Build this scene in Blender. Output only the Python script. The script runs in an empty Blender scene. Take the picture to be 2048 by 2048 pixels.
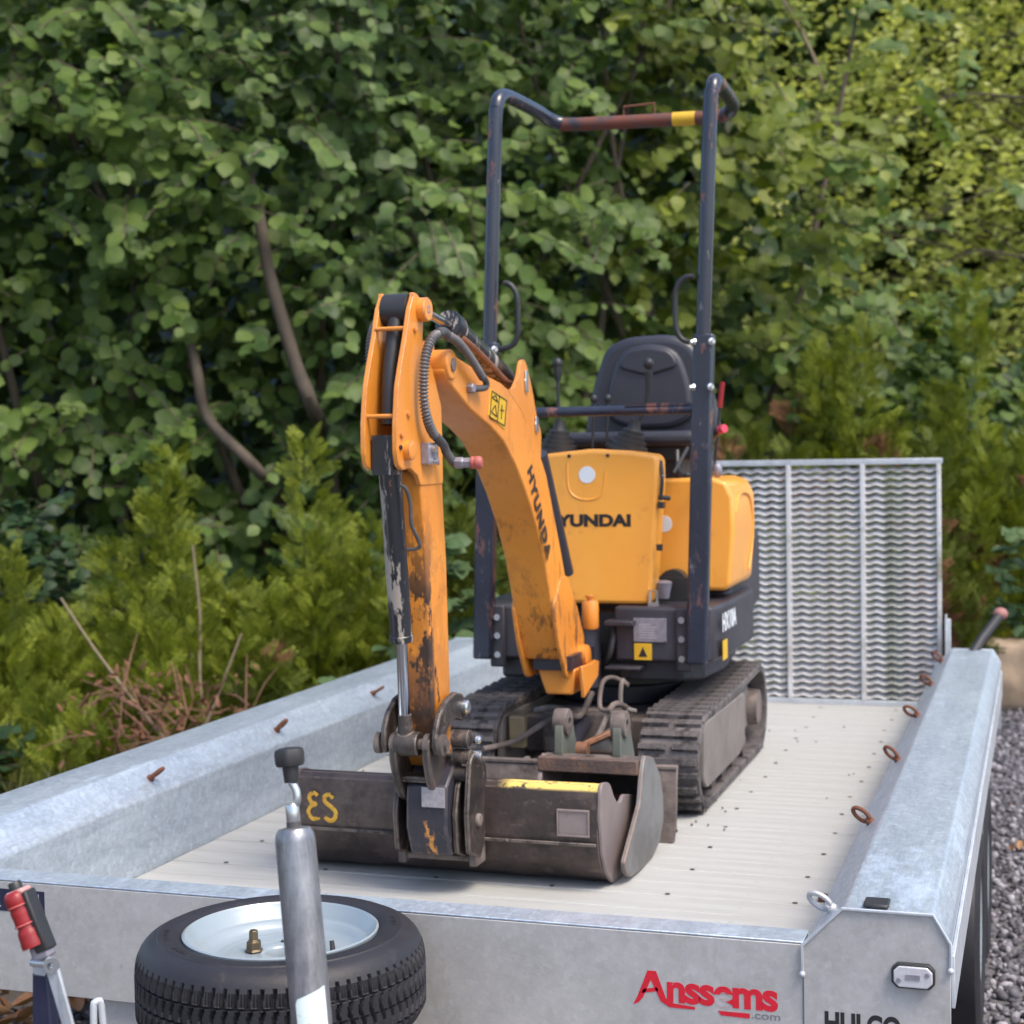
import bpy, bmesh, math, random
import numpy as np
from mathutils import Vector, Matrix, noise
random.seed(7); rng = np.random.default_rng(11)
S = bpy.context.scene
COL = S.collection
# ---------------- camera ----------------
RIGHT = Vector((0.95011,0.311431,-0.017352)); DOWN = Vector((-0.003965,-0.043565,-0.999043)); FWD = Vector((-0.311889,0.94927,-0.040157))
FPX = 3224.88
CPOS = Vector((1.302518,-2.852153,1.081019))
cam = bpy.data.cameras.new('camera'); co = bpy.data.objects.new('camera', cam); COL.objects.link(co)
m = Matrix((RIGHT, -DOWN, -FWD)).transposed().to_4x4(); m.translation = CPOS
co.matrix_world = m
cam.sensor_width = 36; cam.lens = FPX/2048*36; cam.clip_end = 500; cam.clip_start = .05
cam.dof.use_dof = True; cam.dof.focus_distance = 3.1; cam.dof.aperture_fstop = 5.0
S.camera = co
# ---------------- world, sun, exposure ----------------
SUN_EL, SUN_AZ = math.radians(58), math.radians(118)      # azimuth measured from +Y towards +X
W = bpy.data.worlds.new('World'); S.world = W; W.use_nodes = True
nt = W.node_tree; nt.nodes.clear()
sky = nt.nodes.new('ShaderNodeTexSky'); sky.sky_type = 'NISHITA'; sky.sun_disc = False
sky.sun_elevation = SUN_EL; sky.sun_rotation = SUN_AZ; sky.air_density = 1.0; sky.dust_density = 3.0; sky.ozone_density = 1.0
hs = nt.nodes.new('ShaderNodeHueSaturation'); hs.inputs['Saturation'].default_value = 1.05
bg = nt.nodes.new('ShaderNodeBackground'); bg.inputs['Strength'].default_value = .12
ow = nt.nodes.new('ShaderNodeOutputWorld')
nt.links.new(sky.outputs[0], hs.inputs['Color']); nt.links.new(hs.outputs[0], bg.inputs[0]); nt.links.new(bg.outputs[0], ow.inputs[0])
sl = bpy.data.lights.new('sun', 'SUN'); sl.energy = 1.15; sl.angle = math.radians(22); sl.color = (1, .91, .76)
so = bpy.data.objects.new('sun', sl); COL.objects.link(so)
sd = Vector((math.sin(SUN_AZ)*math.cos(SUN_EL), math.cos(SUN_AZ)*math.cos(SUN_EL), math.sin(SUN_EL)))
so.rotation_euler = (-sd).to_track_quat('-Z', 'Y').to_euler()
S.view_settings.view_transform = 'Standard'; S.view_settings.look = 'None'
S.view_settings.exposure = 1.36; S.view_settings.gamma = 1; S.view_settings.use_curve_mapping = False
S.render.engine = 'CYCLES'
S.cycles.max_bounces = 6; S.cycles.transparent_max_bounces = 4

# ---------------- materials ----------------
def _mat(name):
    m = bpy.data.materials.new(name); m.use_nodes = True
    n = m.node_tree; n.nodes.clear()
    o = n.nodes.new('ShaderNodeOutputMaterial'); b = n.nodes.new('ShaderNodeBsdfPrincipled')
    n.links.new(b.outputs[0], o.inputs[0]); return m, n, b
def _noise(n, scale, detail=5, rough=.6, vec=None, stretch=None, coord='Object', off=(0,0,0)):
    tc = n.nodes.new('ShaderNodeTexCoord'); mp = n.nodes.new('ShaderNodeMapping')
    if stretch: mp.inputs['Scale'].default_value = stretch
    mp.inputs['Location'].default_value = off
    n.links.new(tc.outputs[coord], mp.inputs[0])
    t = n.nodes.new('ShaderNodeTexNoise'); t.inputs['Scale'].default_value = scale; t.inputs['Detail'].default_value = detail; t.inputs['Roughness'].default_value = rough
    n.links.new(mp.outputs[0], t.inputs['Vector']); return t.outputs['Fac']
def _ramp(n, src, a, b, va=0., vb=1.):
    r = n.nodes.new('ShaderNodeMapRange'); r.inputs['From Min'].default_value = a; r.inputs['From Max'].default_value = b
    r.inputs['To Min'].default_value = va; r.inputs['To Max'].default_value = vb
    n.links.new(src, r.inputs['Value']); return r.outputs[0]
def _mix(n, fac, a, b):
    x = n.nodes.new('ShaderNodeMix'); x.data_type = 'RGBA'
    if isinstance(fac, (int, float)): x.inputs[0].default_value = fac
    else: n.links.new(fac, x.inputs[0])
    for i, v in ((6, a), (7, b)):
        if isinstance(v, tuple): x.inputs[i].default_value = (*v[:3], 1)
        else: n.links.new(v, x.inputs[i])
    return x.outputs[2]
def _mul(n, a, b, op='MULTIPLY'):
    x = n.nodes.new('ShaderNodeMath'); x.operation = op; x.use_clamp = True
    for i, v in ((0, a), (1, b)):
        if isinstance(v, (int, float)): x.inputs[i].default_value = v
        else: n.links.new(v, x.inputs[i])
    return x.outputs[0]
def _z(n, lo, hi, va, vb, axis='Z'):
    tc = n.nodes.new('ShaderNodeTexCoord'); s = n.nodes.new('ShaderNodeSeparateXYZ'); n.links.new(tc.outputs['Object'], s.inputs[0])
    return _ramp(n, s.outputs[axis], lo, hi, va, vb)
def mat(name, col, rough=.5, metal=0., col2=None, vscale=6, vr=(.35,.7), dirt=None, grain=None, bump=0, bscale=120, coat=0, stretch=None, spec=.5, rvar=0, chip=None, spangle=None):
    """dirt = list of (colour, threshold lo, hi, scale, stretch or None, z mask or None)"""
    m, n, b = _mat(name)
    c = _mix(n, _ramp(n, _noise(n, vscale, 6, .65, stretch=stretch), *vr), col, col2 or tuple(v*.8 for v in col))
    if grain: c = _mix(n, _ramp(n, _noise(n, grain[1], 3, .7, stretch=grain[3] if len(grain)>3 else None), .4, .75, 0, grain[2]), c, grain[0])
    if spangle:
        tc_ = n.nodes.new('ShaderNodeTexCoord'); vo = n.nodes.new('ShaderNodeTexVoronoi'); vo.inputs['Scale'].default_value = spangle[0]
        n.links.new(tc_.outputs['Object'], vo.inputs['Vector']); sp_ = n.nodes.new('ShaderNodeSeparateColor'); n.links.new(vo.outputs['Color'], sp_.inputs[0])
        c = _mix(n, _ramp(n, sp_.outputs[0], 0, 1, 0, spangle[1]), c, tuple(v*.62 for v in col))
        c = _mix(n, _ramp(n, sp_.outputs[1], .75, 1, 0, spangle[1]*.8), c, tuple(min(1, v*1.35) for v in col))
    dm = None
    for k, d in enumerate(dirt or []):
        f = _ramp(n, _noise(n, d[3], 8, .72, stretch=d[4], off=(k*3.1+1, k*1.7, 2)), d[1], d[2])
        if len(d) > 5 and d[5]:
            for z in (d[5] if isinstance(d[5], list) else [d[5]]): f = _mul(n, f, _z(n, *z))
        c = _mix(n, f, c, d[0]); dm = f if dm is None else _mul(n, dm, f, 'MAXIMUM')
    n.links.new(c, b.inputs['Base Color'])
    b.inputs['Metallic'].default_value = metal; b.inputs['Roughness'].default_value = rough
    b.inputs['Specular IOR Level'].default_value = spec
    if dm is not None:
        n.links.new(_mix(n, dm, (rough,)*3, (.75,)*3), b.inputs['Roughness'])
        if metal: n.links.new(_ramp(n, dm, 0, 1, metal, 0), b.inputs['Metallic'])
    elif rvar:
        n.links.new(_ramp(n, _noise(n, vscale*1.7, 5, .7), .3, .7, max(.05, rough-rvar), rough+rvar), b.inputs['Roughness'])
    if chip:
        bv = n.nodes.new('ShaderNodeBevel'); bv.samples = 4; bv.inputs[0].default_value = chip[1]
        g_ = n.nodes.new('ShaderNodeNewGeometry'); dt = n.nodes.new('ShaderNodeVectorMath'); dt.operation = 'DOT_PRODUCT'
        n.links.new(bv.outputs[0], dt.inputs[0]); n.links.new(g_.outputs['Normal'], dt.inputs[1])
        e = _ramp(n, dt.outputs['Value'], .995, .93); e = _mul(n, e, _ramp(n, _noise(n, chip[2], 6, .7, off=(5,1,3)), .38, .5))
        n.links.new(_mix(n, e, c, chip[0]), b.inputs['Base Color'])
    if coat: b.inputs['Coat Weight'].default_value = coat; b.inputs['Coat Roughness'].default_value = .15
    if bump:
        bp = n.nodes.new('ShaderNodeBump'); bp.inputs['Strength'].default_value = bump; bp.inputs['Distance'].default_value = .004
        n.links.new(_noise(n, bscale, 4, .6, stretch=stretch), bp.inputs['Height']); n.links.new(bp.outputs[0], b.inputs['Normal'])
    return m
OR1, OR2 = (.74,.285,.042), (.66,.22,.026)
GRIME = (.035,.022,.016)
M = {}
M['orange'] = mat('orange_paint', OR1, .38, 0, OR2, 3, dirt=[(GRIME,.66,.72,26,(1,1,.5),None),((.28,.1,.03),.6,.75,5,None,None),((.05,.03,.02),.7,.73,80,None,None)], bump=.12, bscale=60, coat=.25, chip=((.22,.085,.05),.005,60))
M['arm_paint'] = mat('worn_orange_paint', OR1, .42, 0, OR2, 4, dirt=[(GRIME,.45,.50,26,(1,1,.45),[(.72,.98,1,0),(-1.58,-1.562,1,.14,'Y')]),((.05,.028,.02),.44,.5,11,(1,1,.5),[(.45,.7,1,0),(-1.58,-1.56,1,.2,'Y')]),(GRIME,.62,.66,22,(1,1,.35),(.5,1.2,1,.75)),((.3,.11,.04),.55,.75,7,None,None)], bump=.2, bscale=60, coat=.12, chip=((.12,.06,.04),.006,40))
M['boom_paint'] = mat('scuffed_orange_paint', OR1, .4, 0, OR2, 3, dirt=[((.16,.065,.02),.54,.62,24,(1,1,.3),(.45,1.1,.9,.15)),(GRIME,.56,.6,16,(1,1,.35),(.45,.75,1,0)),(GRIME,.64,.68,30,(1,1,.4),(.35,1.1,1,.35)),((.4,.15,.03),.55,.8,5,None,None)], bump=.15, bscale=50, coat=.15, chip=((.18,.07,.04),.006,40))
M['panel'] = mat('orange_panel', (.86,.39,.062), .36, 0, (.8,.33,.045), 2.2, dirt=[((.3,.12,.04),.6,.72,9,None,(.6,.95,1,.15)),(GRIME,.69,.72,45,None,None),((.5,.22,.06),.55,.75,3,(1,1,.4),None),((.1,.05,.03),.66,.69,30,(1,1,.25),(.6,.85,1,.1))], coat=.3)
M['black'] = mat('black_paint', (.02,.02,.03), .36, 0, (.034,.033,.046), 5, dirt=[((.09,.07,.06),.62,.8,11,None,None)], coat=.2)
M['skirt'] = mat('black_frame_paint', (.026,.025,.035), .42, 0, (.042,.04,.052), 5, dirt=[((.1,.08,.07),.55,.8,9,None,(.3,.6,.9,.3))])
M['rops'] = mat('rops_paint', (.013,.017,.034), .26, 0, (.024,.03,.052), 7, dirt=[((.22,.08,.05),.57,.62,14,(1,1,.35),(.6,2.2,.6,1)),((.16,.15,.17),.63,.68,50,(1,1,.3),None)], coat=.3)
M['rops_bar'] = mat('rusty_bar_paint', (.03,.034,.045), .4, 0, (.05,.05,.06), 7, dirt=[((.15,.045,.028),.44,.56,9,None,None)])
M['plastic'] = mat('black_plastic', (.018,.018,.02), .45, 0, (.028,.028,.03), 9)
M['vinyl'] = mat('seat_vinyl', (.028,.028,.037), .36, 0, (.038,.038,.05), 6, bump=.15, bscale=300, rvar=.06)
M['rubber'] = mat('tyre_rubber', (.014,.013,.017), .55, 0, (.022,.021,.026), 9, dirt=[((.07,.062,.055),.6,.8,14,None,None)], bump=.15, bscale=150)
M['tyre_side'] = M['rubber']
M['track'] = mat('muddy_track_rubber', (.075,.066,.066), .75, 0, (.155,.135,.132), 8, (.42,.64), dirt=[((.03,.025,.024),.5,.58,18,None,None),((.2,.17,.155),.6,.72,16,None,None)], bump=.8, bscale=70)
M['mud'] = mat('muddy_steel', (.085,.068,.062), .75, 0, (.18,.145,.13), 9, (.42,.62), dirt=[((.03,.022,.018),.55,.7,15,None,None),((.2,.12,.07),.62,.75,10,None,None)], bump=.5, bscale=60)
M['dusty'] = mat('dusty_frame', (.2,.18,.165), .85, 0, (.14,.12,.11), 7, dirt=[((.06,.05,.045),.6,.72,14,None,None)], bump=.3)
M['bucket'] = mat('bucket_steel', (.032,.026,.025), .5, .35, (.085,.07,.064), 7, (.42,.62), dirt=[((.15,.105,.085),.56,.68,16,None,None),((.18,.08,.04),.64,.7,24,None,None),((.3,.28,.27),.68,.7,50,(1,1,.5),None)], bump=.6, bscale=50, chip=((.3,.24,.2),.006,30))
M['bucket_side'] = mat('lit_bucket_side_steel', (.26,.21,.2), .5, .2, (.19,.15,.145), 6, dirt=[((.2,.09,.045),.64,.74,12,None,None)], bump=.15)  # paler than the shell: light falling on the end plates is in the colour
M['bucket_side2'] = mat('grey_bucket_side', (.2,.2,.2), .5, .25, (.115,.11,.108), 7, (.4,.64), chip=((.3,.17,.1),.006,30), dirt=[((.2,.1,.05),.66,.76,9,None,None)], bump=.15)
M['rust'] = mat('rust', (.2,.075,.04), .85, 0, (.11,.045,.028), 25, bump=.5)
M['rusty_edge'] = mat('rusty_edge', (.28,.12,.06), .7, .2, (.14,.08,.055), 25, bump=.4)
M['ramp'] = mat('ramp_steel', (.68,.68,.69), .5, .15, (.54,.53,.53), 9, (.3,.7), dirt=[((.26,.2,.15),.45,.7,9,(1,1,1),(1.3,.5,0,1)),((.16,.17,.1),.55,.7,4,None,None)])
M['galv'] = mat('galvanised_steel', (.6,.64,.69), .4, .35, (.38,.41,.44), 14, (.3,.72), grain=((.62,.65,.68),90,.5), bump=.12, bscale=40, dirt=[((.3,.29,.28),.62,.85,4,None,None)])
M['galv_sky_tint'] = mat('galvanised_sky_tint', (.5,.58,.67), .34, .45, (.37,.44,.53), 7, (.38,.62), spangle=(70,.4), grain=((.68,.74,.8),50,.6,(3,1.2,3)), dirt=[((.34,.42,.5),.58,.75,5,(1,.3,1),None),((.25,.25,.26),.69,.73,30,(1,.4,1),None)], bump=.5, bscale=26, stretch=(3,.5,3))  # blue of the reflected sky is mixed into the zinc colour
M['galv_dull'] = mat('dull_galvanised', (.5,.49,.485), .52, .3, (.4,.39,.385), 6, (.38,.64), spangle=(85,.2), grain=((.54,.54,.55),45,.5), dirt=[((.24,.22,.21),.56,.8,3.5,(1,1,.4),None),((.2,.19,.19),.69,.72,22,(1,1,.25),None),((.7,.7,.7),.735,.75,35,None,None)], bump=.08)
M['tube'] = mat('zinc_tube', (.27,.275,.3), .36, .7, (.16,.165,.18), 14, (.36,.64), grain=((.42,.42,.44),60,.7,(1,1,.2)), dirt=[((.1,.1,.11),.6,.66,40,(1,1,.3),None)], bump=.1)
M['zinc'] = mat('bright_zinc', (.62,.64,.66), .25, .9, (.5,.52,.54), 20)
M['chrome'] = mat('chrome_rod', (.55,.55,.57), .14, 1, (.48,.48,.5), 20)
M['rim'] = mat('rim_paint', (.31,.36,.39), .33, .2, (.26,.31,.34), 5, dirt=[((.3,.3,.3),.7,.76,18,None,None)], coat=.2)
M['brass'] = mat('passivated_nut', (.16,.12,.075), .4, .8, (.1,.075,.05), 30)
M['wood'] = mat('deck_board', (.45,.455,.44), .72, 0, (.37,.37,.355), 4, (.35,.65), grain=((.33,.32,.3),26,.45,(.12,9,1)), stretch=(.5,7,1), dirt=[((.2,.18,.17),.62,.74,7,(1,1.5,1),None),((.12,.1,.09),.72,.75,60,(1,1,1),None),((.42,.29,.17),.56,.76,1.5,(1,2.6,1),[(-.2,-1.6,0,1,'Y')])], bump=.5, bscale=60)
M['red'] = mat('red_plastic', (.3,.014,.016), .4, 0, (.2,.01,.012), 10)
M['logo_red'] = mat('red_print', (.62,.012,.03), .45, 0, (.5,.01,.025), 40, dirt=[((.4,.38,.38),.73,.76,90,None,None)])
M['logo_black'] = mat('black_print', (.012,.011,.014), .5, 0, (.02,.02,.02), 40, dirt=[((.35,.34,.34),.69,.72,70,None,None)])
M['logo_grey'] = mat('grey_print', (.2,.2,.22), .5)
M['yellow'] = mat('yellow_sticker', (.68,.42,.02), .5, 0, (.6,.35,.02), 12, dirt=[((.15,.09,.03),.68,.72,50,None,None)])
M['yellow_paint'] = mat('yellow_paint', (.7,.4,.04), .6, 0, (.55,.28,.03), 20, dirt=[((.05,.035,.03),.54,.58,70,None,None)])
M['white'] = mat('white_sticker', (.72,.76,.8), .45, 0, (.66,.7,.74), 12)
M['plate'] = mat('data_plate', (.28,.27,.32), .45, .3, (.2,.19,.23), 60)
M['navy'] = mat('navy_sticker', (.012,.016,.045), .4, 0, (.02,.022,.05), 20)
M['hose'] = mat('hydraulic_hose', (.05,.048,.05), .5, 0, (.09,.085,.085), 20, bump=.2)
M['cyl'] = mat('scratched_cylinder', (.014,.015,.019), .36, 0, (.02,.02,.025), 8, dirt=[((.34,.29,.25),.54,.565,30,(1,1,.16),None),((.25,.1,.05),.63,.66,30,(1,1,.3),None)], coat=.25)
M['bark'] = mat('bark', (.11,.085,.062), .9, 0, (.06,.047,.036), 12, stretch=(1,1,.3), bump=.6, bscale=40)
M['twig'] = mat('twig', (.15,.115,.075), .9, 0, (.06,.05,.035), 12)
M['deadtwig'] = mat('dead_twig', (.24,.12,.075), .9, 0, (.16,.085,.055), 9)
M['palestem'] = mat('pale_stem', (.26,.2,.13), .9, 0, (.18,.14,.09), 9)
M['stone'] = mat('sandstone', (.34,.26,.19), .9, 0, (.22,.17,.13), 5, dirt=[((.09,.08,.05),.58,.75,6,None,None)], bump=.8, bscale=25)
M['soil'] = mat('soil', (.045,.034,.026), .95, 0, (.085,.065,.05), 6, (.3,.7), grain=((.13,.12,.12),60,.6), bump=.8, bscale=30)
M['gravel_ground'] = mat('gravel_ground', (.1,.095,.1), .95, 0, (.06,.056,.06), 9, (.3,.7), grain=((.28,.27,.29),140,.9), bump=1, bscale=120)

def leafmat(name, c1, c2, c3, rough=.42, trans=.3, rnd2=True):
    m, n, b = _mat(name)
    g = n.nodes.new('ShaderNodeNewGeometry'); oi = n.nodes.new('ShaderNodeObjectInfo')
    a = n.nodes.new('ShaderNodeMath'); a.operation = 'ADD'; n.links.new(g.outputs['Random Per Island'], a.inputs[0]); n.links.new(oi.outputs['Random'], a.inputs[1])
    fr = n.nodes.new('ShaderNodeMath'); fr.operation = 'FRACT'; n.links.new(a.outputs[0], fr.inputs[0])
    r = n.nodes.new('ShaderNodeValToRGB'); r.color_ramp.elements[0].color = (*c1,1); r.color_ramp.elements[1].color = (*c3,1); r.color_ramp.elements[1].position = .97
    e = r.color_ramp.elements.new(.55); e.color = (*c2,1)
    n.links.new(fr.outputs[0], r.inputs[0])
    nz = _ramp(n, _noise(n, 45, 3), .35, .75, 0, .35)
    c = _mix(n, nz, r.outputs[0], tuple(v*.6 for v in c1))
    lf = _ramp(n, _noise(n, 1.6, 3, .6, off=(3,5,1)), .48, .7, 0, .4); c = _mix(n, lf, c, (c3[0]*.95, c3[1]*1., c3[2]*.9))
    lf2 = _ramp(n, _noise(n, 2.3, 3, .6, off=(9,2,7)), .5, .7, 0, .45); c = _mix(n, lf2, c, tuple(v*.8 for v in c1))
    n.links.new(c, b.inputs['Base Color']); b.inputs['Roughness'].default_value = rough+.06; b.inputs['Specular IOR Level'].default_value = .3
    t = n.nodes.new('ShaderNodeBsdfTranslucent'); c2_ = _mix(n, .5, c, (c3[0]*1.3, c3[1]*1.4, c3[2]*.5)); n.links.new(c2_, t.inputs[0])
    mx = n.nodes.new('ShaderNodeMixShader'); mx.inputs[0].default_value = trans
    n.links.new(b.outputs[0], mx.inputs[1]); n.links.new(t.outputs[0], mx.inputs[2])
    n.links.new(mx.outputs[0], [x for x in n.nodes if x.type == 'OUTPUT_MATERIAL'][0].inputs[0])
    return m

# ---------------- mesh helpers ----------------
def org(o):
    v = Vector((0,0,0))
    while o: v += o.location; o = o.parent
    return v
def tag(o, label=None, cat=None, group=None, kind=None):
    for k, v in (('label', label), ('category', cat), ('group', group), ('kind', kind)):
        if v: o[k] = v
    return o
def thing(name, loc, label, cat, group=None):
    o = bpy.data.objects.new(name, None); o.empty_display_size = .1; COL.objects.link(o); o.location = loc
    return tag(o, label, cat, group)
class MB:
    def __init__(s): s.v = []; s.f = []
    def add(s, vs, fs):
        k = len(s.v); s.v += [tuple(v) for v in vs]; s.f += [tuple(i+k for i in f) for f in fs]; return s
    def box(s, x0, x1, y0, y1, z0, z1, M4=None):
        vs = [Vector((x, y, z)) for x in (x0, x1) for y in (y0, y1) for z in (z0, z1)]
        if M4: vs = [M4 @ v for v in vs]
        return s.add(vs, [(0,1,3,2),(4,6,7,5),(0,4,5,1),(2,3,7,6),(0,2,6,4),(1,5,7,3)])
    def prism(s, pts, ax, a, b):
        n = len(pts)
        def P(p, t): return {'x': (t, p[0], p[1]), 'y': (p[0], t, p[1]), 'z': (p[0], p[1], t)}[ax]
        vs = [P(p, a) for p in pts]+[P(p, b) for p in pts]
        return s.add(vs, [tuple(range(n)), tuple(range(2*n-1, n-1, -1))]+[(i, (i+1) % n, n+(i+1) % n, n+i) for i in range(n)])
    def tube(s, pts, r, n=12, caps=True, closed=False):
        pts = [Vector(p) for p in pts]; m_ = len(pts)
        rs = r if isinstance(r, (list, tuple)) else [r]*m_
        up = None; vs = []
        for i, p in enumerate(pts):
            if closed: t = (pts[(i+1) % m_]-pts[i-1]).normalized()
            else: t = (pts[min(i+1, m_-1)]-pts[max(i-1, 0)]).normalized()
            if up is None: up = t.orthogonal().normalized()
            up = (up-t*up.dot(t)).normalized(); sd_ = t.cross(up)
            for k in range(n):
                a = 2*math.pi*k/n; vs.append(p+(up*math.cos(a)+sd_*math.sin(a))*rs[i])
        fs = []
        for i in range(m_ if closed else m_-1):
            j = (i+1) % m_
            for k in range(n): fs.append((i*n+k, i*n+(k+1) % n, j*n+(k+1) % n, j*n+k))
        if caps and not closed: fs += [tuple(range(n-1, -1, -1)), tuple(range((m_-1)*n, m_*n))]
        return s.add(vs, fs)
    def lathe(s, prof, c=(0,0,0), ax=(0,0,1), n=24, caps=True):
        """prof: (radius, height) pairs along the axis"""
        A = Vector(ax).normalized(); u = A.orthogonal().normalized(); w = A.cross(u); c = Vector(c)
        vs = [c+A*h+(u*math.cos(2*math.pi*k/n)+w*math.sin(2*math.pi*k/n))*r for r, h in prof for k in range(n)]
        fs = [(i*n+k, i*n+(k+1) % n, (i+1)*n+(k+1) % n, (i+1)*n+k) for i in range(len(prof)-1) for k in range(n)]
        if caps: fs += [tuple(range(n-1, -1, -1)), tuple(range((len(prof)-1)*n, len(prof)*n))]
        return s.add(vs, fs)
    def cyl(s, a, b, r, n=16): return s.tube([a, b], r, n)
    def sph(s, c, r, n=12):
        if not isinstance(r, (tuple, list)): r = (r,)*3
        pr = [(math.sin(math.pi*i/8)+1e-4, -math.cos(math.pi*i/8)) for i in range(9)]
        k = len(s.v); s.lathe(pr, (0,0,0), (0,0,1), n)
        for i in range(k, len(s.v)): v = s.v[i]; s.v[i] = (c[0]+v[0]*r[0], c[1]+v[1]*r[1], c[2]+v[2]*r[2])
        return s
    def mesh(s, name, origin=Vector((0,0,0)), sharp=38, smooth=True):
        me = bpy.data.meshes.new(name); me.from_pydata([tuple(Vector(v)-origin) for v in s.v], [], s.f)
        bm = bmesh.new(); bm.from_mesh(me); bmesh.ops.recalc_face_normals(bm, faces=bm.faces); bm.to_mesh(me); bm.free()
        if smooth:
            me.shade_smooth(); me.set_sharp_from_angle(angle=math.radians(sharp))
        return me
    def build(s, name, m_, parent=None, bevel=0, seg=2, sharp=38, smooth=True, **tags):
        o = bpy.data.objects.new(name, s.mesh(name, org(parent), sharp, smooth)); COL.objects.link(o); o.parent = parent
        o.data.materials.append(M[m_] if isinstance(m_, str) else m_)
        if bevel:
            b = o.modifiers.new('bevel', 'BEVEL'); b.width = bevel; b.segments = seg; b.limit_method = 'ANGLE'; b.angle_limit = math.radians(35)
        return tag(o, **tags)
def smoothpath(pts, n=6, closed=False):
    P = [Vector(p) for p in pts]; out = []; L = len(P)
    for i in range(L if closed else L-1):
        p0 = P[i-1] if (i or closed) else P[0]; p1 = P[i]; p2 = P[(i+1) % L]; p3 = P[(i+2) % L] if closed else P[min(i+2, L-1)]
        for k in range(n):
            t = k/n
            out.append(.5*((2*p1)+(p2-p0)*t+(2*p0-5*p1+4*p2-p3)*t*t+(3*p1-p0-3*p2+p3)*t*t*t))
    if not closed: out.append(P[-1])
    return out
def round2d(pts, r=.01, n=3):
    out = []
    L = len(pts)
    for i in range(L):
        a, b, c = Vector(pts[i-1]), Vector(pts[i]), Vector(pts[(i+1) % L])
        d1 = (a-b); d2 = (c-b); rr = min(r, d1.length*.45, d2.length*.45)
        p = b+d1.normalized()*rr; q = b+d2.normalized()*rr
        for k in range(n+1):
            t = k/n; out.append(tuple((1-t)**2*p+2*t*(1-t)*b+t*t*q))
    return out
def linked(name, me, parent, loc=None, mat4=None, m_=None):
    o = bpy.data.objects.new(name, me); COL.objects.link(o); o.parent = parent
    if mat4 is not None: o.matrix_local = mat4
    elif loc is not None: o.location = loc
    return o
def text(body, loc, xd, yd, size, m_, parent, name='lettering', bold=.02, sx=1., ext=.0002, shear=0, width=None, spacing=1.):
    cu = bpy.data.curves.new('t', 'FONT'); cu.body = body; cu.size = 1; cu.extrude = .01; cu.offset = bold; cu.shear = shear; cu.space_character = spacing
    to = bpy.data.objects.new('t', cu); COL.objects.link(to)
    me = bpy.data.meshes.new_from_object(to.evaluated_get(bpy.context.evaluated_depsgraph_get()))
    bpy.data.objects.remove(to); bpy.data.curves.remove(cu)
    X = Vector(xd).normalized(); Y = Vector(yd).normalized(); Z = X.cross(Y); o_ = Vector(loc)-org(parent)
    xs = [v.co.x for v in me.vertices]; x0, x1 = min(xs), max(xs)
    k = size*sx if width is None else width/(x1-x0)
    for v in me.vertices:
        p = v.co.copy(); v.co = o_+X*((p.x-x0)*k)+Y*(p.y*size)+Z*(p.z/.01*ext)
    me.materials.clear(); me.materials.append(M[m_])
    me.name = name
    o = bpy.data.objects.new(name, me); COL.objects.link(o); o.parent = parent
    return o
def plate(mb, pts3, nrm, t):
    """thin polygon given by 3D points, thickened by t along nrm"""
    N = Vector(nrm).normalized()*t; n = len(pts3)
    return mb.add([Vector(p) for p in pts3]+[Vector(p)+N for p in pts3], [tuple(range(n)), tuple(range(2*n-1, n-1, -1))]+[(i, (i+1) % n, n+(i+1) % n, n+i) for i in range(n)])

# ======================= setting =======================
GZ = -.58
def hills(x, y): return 0.02*noise.noise(Vector((x*.8, y*.8, 0)))
mb = MB(); n_ = 90; gx = [-60+120*i/n_ for i in range(n_+1)]
vs = []; 
def warp(t): return math.copysign(abs(t)**1.9, t)
for j in range(n_+1):
    for i in range(n_+1):
        x = -1+warp(-1+2*i/n_)*70; y = 4+warp(-1+2*j/n_)*70
        vs.append((x, y, GZ+.012*noise.noise(Vector((x*2, y*2, 0)))))
mb.add(vs, [(j*(n_+1)+i, j*(n_+1)+i+1, (j+1)*(n_+1)+i+1, (j+1)*(n_+1)+i) for j in range(n_) for i in range(n_)])
mb.build('ground', 'gravel_ground', kind='structure')
mb = MB()   # soil strip under the hedge and beside the trailer
pts = [(-9,-3),(-1.15,-3),(-1.02,.6),(-1.15,4.6),(.6,7.7),(2.9,8.9),(4.5,11),(4.5,15),(-10,15)]
pts = round2d(pts, .6, 4)
mb.prism(pts, 'z', GZ-.1, GZ+.022); mb.build('soil_bed', 'soil', kind='structure')

# ======================= trailer =======================
T = thing('trailer', (0, 1.9, GZ), 'galvanised flatbed plant trailer with wooden deck and raised mesh ramp, carrying the orange excavator', 'trailer')
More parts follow.
